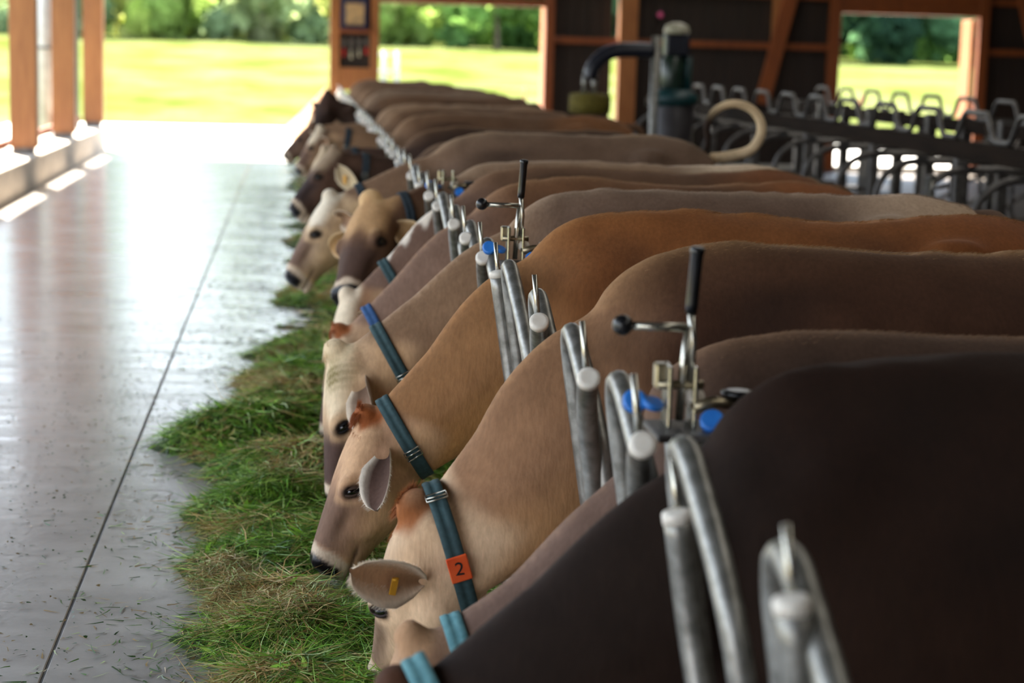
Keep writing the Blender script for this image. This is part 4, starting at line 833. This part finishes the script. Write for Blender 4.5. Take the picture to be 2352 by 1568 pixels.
for i in range(900):
    th, z = random.uniform(0,2*math.pi), random.uniform(1.15,1.36); c_, s_ = math.cos(th), math.sin(th); p = Vector((2.96+c_*.2,19+s_*.2,z)); d = Vector((c_,s_,random.uniform(-.3,.4)))*random.uniform(.03,.06); w = Vector((-s_,c_,0))*.003
    sh.add([p-w,p+w,p+d+w*.4,p+d-w*.4],[(0,1,2,3)])
so2 = sh.build('bristles', M_bristle, cb); so2['kind'] = 'stuff'
fd = thing('feed_dispenser', (3.95,19.6,ZF), 'drum feeder with teal collar, glass jar and white lid beside the brush', 'feeder')
MB().lathe([(.19,0),(.21,.02),(.21,.35),(.2,.37),(.21,.39),(.21,1.35),(.19,1.38)], (3.95,19.6,ZF), 24).build('drum', noisy('drum_paint', lin(44,40,42), lin(60,56,58), 6, .5, bs=.03), fd)
MB().lathe([(.20,0),(.26,.06),(.26,.12),(.16,.18),(.12,.19)], (3.95,19.6,1.22), 24).build('collar_ring', M_teal, fd)
MB().lathe([(.11,0),(.12,.03),(.12,.3),(.08,.36)], (3.92,19.6,1.41), 20).build('jar', M_greeng, fd); MB().tube([(4.08,19.6,1.40),(4.08,19.6,1.75)], .05, 10).build('side_tube', M_teal, fd)
MB().bbox((3.82,19.5,1.75),(4.08,19.7,1.98),.02).build('motor', M_navy, fd); MB().lathe([(.13,0),(.14,.03),(.12,.09),(.05,.12)], (3.95,19.6,1.98), 20).build('lid', M_white, fd)
lp_ = thing('wall_lamp', (5.95,YW-.12,2.40), 'small round pink signal lamp on the dark boards', 'lamp')
M_pink, _, pb_ = mat('pink_glass', lin(210,90,140), .2); MB().ball((5.98,YW-.12,2.42),(.05,.04,.05)).build('lens', M_pink, lp_); MB().lathe([(.07,0),(.07,.05)],(5.98,YW-.04,2.42),14,0,(0,-1,0)).build('housing', M_black, lp_)

# ================================================================== cabinet on the gable end
cbn = thing('tool_cabinet', (.92, YW-.1, .9), 'tall timber cabinet hung between two posts with tools and a framed board', 'cabinet')
x0, x1, yb = .68, 1.18, YW-.04
MB().bbox((x0,yb-.02,1.42),(x1,yb,3.2),.004).build('back_panel', M_board, cbn)
for z in (1.98, 2.62): MB().bbox((x0,yb-.22,z),(x1,yb-.02,z+.06),.005).build('shelf', M_timber_dark, cbn)
MB().bbox((x0-.12,yb-.10,1.05),(x1+.06,yb-.02,1.42),.006).build('lower_panel', M_timber, cbn)
fb = thing('framed_board', (.93,yb-.12,2.04), 'dark blue framed notice board standing on the cabinet shelf', 'board')
MB().bbox((.70,yb-.13,2.04),(1.13,yb-.10,2.55),.01).build('frame', noisy('blue_frame', lin(22,28,60), lin(32,40,80), 6, .4, bs=.02), fb)
MB().bbox((.77,yb-.137,2.11),(1.07,yb-.125,2.46),.004).build('picture', noisy('faded_print', lin(150,128,100), lin(196,160,110), 9, .6, bs=0), fb)
M_redh = noisy('red_handle', lin(176,30,24), lin(196,44,34), 10, .5, bs=.02)
for xx, hh, mm_ in ((.75,.30,M_redh),(.87,.34,M_white),(1.0,.30,M_white),(1.12,.26,M_redh)):
    tl = thing('hand_tool', (xx,yb-.05,1.86), ('red' if mm_ is M_redh else 'pale')+' handled hand tool hanging in the lower cabinet bay', 'tool', 'tools hung in the cabinet')
    MB().tube([(xx,yb-.06,1.90-hh),(xx,yb-.06,1.90-hh*.55)], .02, 8).build('handle', mm_, tl); MB().bbox((xx-.03,yb-.07,1.90-hh*.55),(xx+.03,yb-.05,1.90),.004).build('head', M_galv_dull, tl)
for xx in (.86,.98,1.08):
    tn = thing('tin', (xx,yb-.12,2.68), 'pale tin standing on the top cabinet shelf', 'tin', 'tins on the top shelf'); MB().lathe([(.045,0),(.05,.01),(.05,.14),(.047,.15)],(xx,yb-.12,2.68),14).build('can', M_white, tn); MB().lathe([(.048,.15),(.048,.16),(.03,.165)],(xx,yb-.12,2.68),14).build('lid', M_galv_dull, tn)

# ================================================================== outside
M_soil = noisy('soil', lin(150,112,78), lin(190,150,112), 5, .95, bs=.6, bd=.05)
mb = MB(); nr, na = 9, 30
for i in range(nr):
    for j in range(na):
        th = 2*math.pi*j/na; f = i/(nr-1); rad = f*(1+.12*math.sin(3*th)+.08*math.sin(7*th+1)); mb.v.append((.55+.95*rad*math.cos(th), 36.5+1.0*rad*math.sin(th), -.03+.95*(1-f)**1.15*(1+.08*math.sin(5*th))))
mb.f += [(i*na+j,(i+1)*na+j,(i+1)*na+(j+1)%na,i*na+(j+1)%na) for i in range(nr-1) for j in range(na)]; mb.m += [0]*len(mb.f); mb.sm += [True]*len(mb.f)
tag(mb.build('soil_heap', M_soil), 'heap of pale brown soil on the sunlit apron', 'soil heap')
# field gate outside the first opening
fg = thing('field_gate', (1.9,38,-.02), 'grey tubular field gate outside the first opening', 'gate')
for xx in (1.72,1.98): MB().tube([(xx,38,-.02),(xx,38,1.7)], .05, 12).build('gate_post', M_galv, fg)
for z in (.5,.9,1.3,1.62): MB().tube([(1.2,38,z),(1.98,38,z)], .025, 8).build('gate_bar', M_galv, fg)
# pasture fence outside the second opening
pf = thing('pasture_fence', (13,42.3,-.1), 'thin wire pasture fence at the meadow edge', 'fence')
for k in range(8): MB().tube([(2.5+2.6*k,42.3,-.25),(2.5+2.6*k,42.3,1.0)], .03, 8).build('fence_post', M_timber_dark, pf)
for z in (.35,.65,.95): MB().tube([(2.5,42.3,z),(20.7,42.3,z)], .006, 6).build('wire', M_galv_dull, pf)

# woodland edge
M_leaf, t, b, a = attr_mat('leaves', .8, spec=.05); t.links.new(a.outputs['Color'], b.inputs['Base Color'])
tr = t.nodes.new('ShaderNodeBsdfTranslucent'); ms = t.nodes.new('ShaderNodeMixShader'); ms.inputs[0].default_value = .6; t.links.new(a.outputs['Color'], tr.inputs[0]); t.links.new(b.outputs[0], ms.inputs[1]); t.links.new(tr.outputs[0], ms.inputs[2]); t.links.new(ms.outputs[0], t.nodes['Material Output'].inputs[0])
M_bark = noisy('bark', lin(96,84,70), lin(130,116,98), 3, .9, bs=.4)
def tree_mesh(seed, h, w, pal, nl=4200, ls=.5):
    g = np.random.default_rng(seed); nb = 34; bz = g.uniform(.02,1,nb)**.9*h; br = w*(.35+.65*np.sqrt(np.clip(1-(bz/h-.35)**2*1.6,0.05,1))); ba = g.uniform(0,2*np.pi,nb); rr_ = br*g.uniform(.2,1,nb)*.75
    bc = np.stack([np.cos(ba)*rr_, np.sin(ba)*rr_, bz],1); bs = g.uniform(.16,.34,nb)*w*1.1; bi = g.integers(0,nb,nl); d = g.normal(0,1,(nl,3)); d /= np.linalg.norm(d,axis=1)[:,None]
    c_ = bc[bi]+d*(bs[bi]*g.uniform(.6,1.05,nl))[:,None]; c_[:,2] = np.maximum(c_[:,2], .1)
    u_ = np.cross(d, g.normal(0,1,(nl,3))); u_ /= np.linalg.norm(u_,axis=1)[:,None]; v_ = np.cross(d,u_)+g.normal(0,.4,(nl,3)); sz = (ls*g.uniform(.5,1.3,nl))[:,None]
    V = np.stack([c_-u_*sz*.6-v_*sz, c_+u_*sz*.6-v_*sz*.7, c_+u_*sz*.5+v_*sz, c_-u_*sz*.6+v_*sz*.8],1).reshape(-1,3); me = bpy.data.meshes.new('crown'); me.from_pydata(V.tolist(), [], [(4*i,4*i+1,4*i+2,4*i+3) for i in range(nl)])
    col = np.array([lin(*c) for c in pal])[g.integers(0,len(pal),nb)][bi]*g.uniform(.7,1.3,(nl,1)); at = me.color_attributes.new('Col','FLOAT_COLOR','POINT'); at.data.foreach_set('color', np.concatenate([np.repeat(col,4,0),np.ones((nl*4,1))],1).astype(np.float32).ravel()); me.materials.append(M_leaf)
    tk = MB().tube([(0,0,-.3),(.1,0,h*.3),(0,.1,h*.7)], [.25,.18,.08], 8).mesh('trunk', M_bark); return me, tk
PALS = [[(112,146,74),(140,172,88),(88,120,66)], [(58,88,60),(74,106,72),(48,74,56)], [(176,194,100),(200,206,124),(144,168,88)], [(156,170,120),(182,190,146),(132,152,108)]]
NM = ['mid green woodland tree at the meadow edge','dark green woodland tree at the meadow edge','yellow-green bushy tree at the meadow edge','pale greyish tree at the meadow edge']
KINDS = [[tree_mesh(10*k+j, (15,13,9,14)[k]*(1+.12*j), (6.0,5.6,5.0,5.4)[k], PALS[k]) for j in range(2)] for k in range(4)]
tseq = [2,3,2,3,2,3,2,0,1,0,1,1,1,0,1]
for i in range(60):
    row = i//15; kk = tseq[i] if row == 0 else ((3,2,0,2,3) if i % 15 < 8 else (1,0,1,0,1))[i % 5]; x = -44 + (i % 15)*8.4 + random.uniform(-.8,.8) + (0,4.2,1.5,5.5)[row]; y = (148,162,177,192)[row] + random.uniform(-2,2)
    cr, tk = KINDS[kk][i % 2]; o = thing('tree', (x, y, field_z(x,y)), NM[kk], 'tree', 'woodland trees'); o.rotation_euler.z = random.uniform(0,6.28); o.scale = (1,1,random.uniform(.85,1.2)) if row < 3 else (1,1,1.6)
    link('crown', cr, o); link('trunk', tk, o)
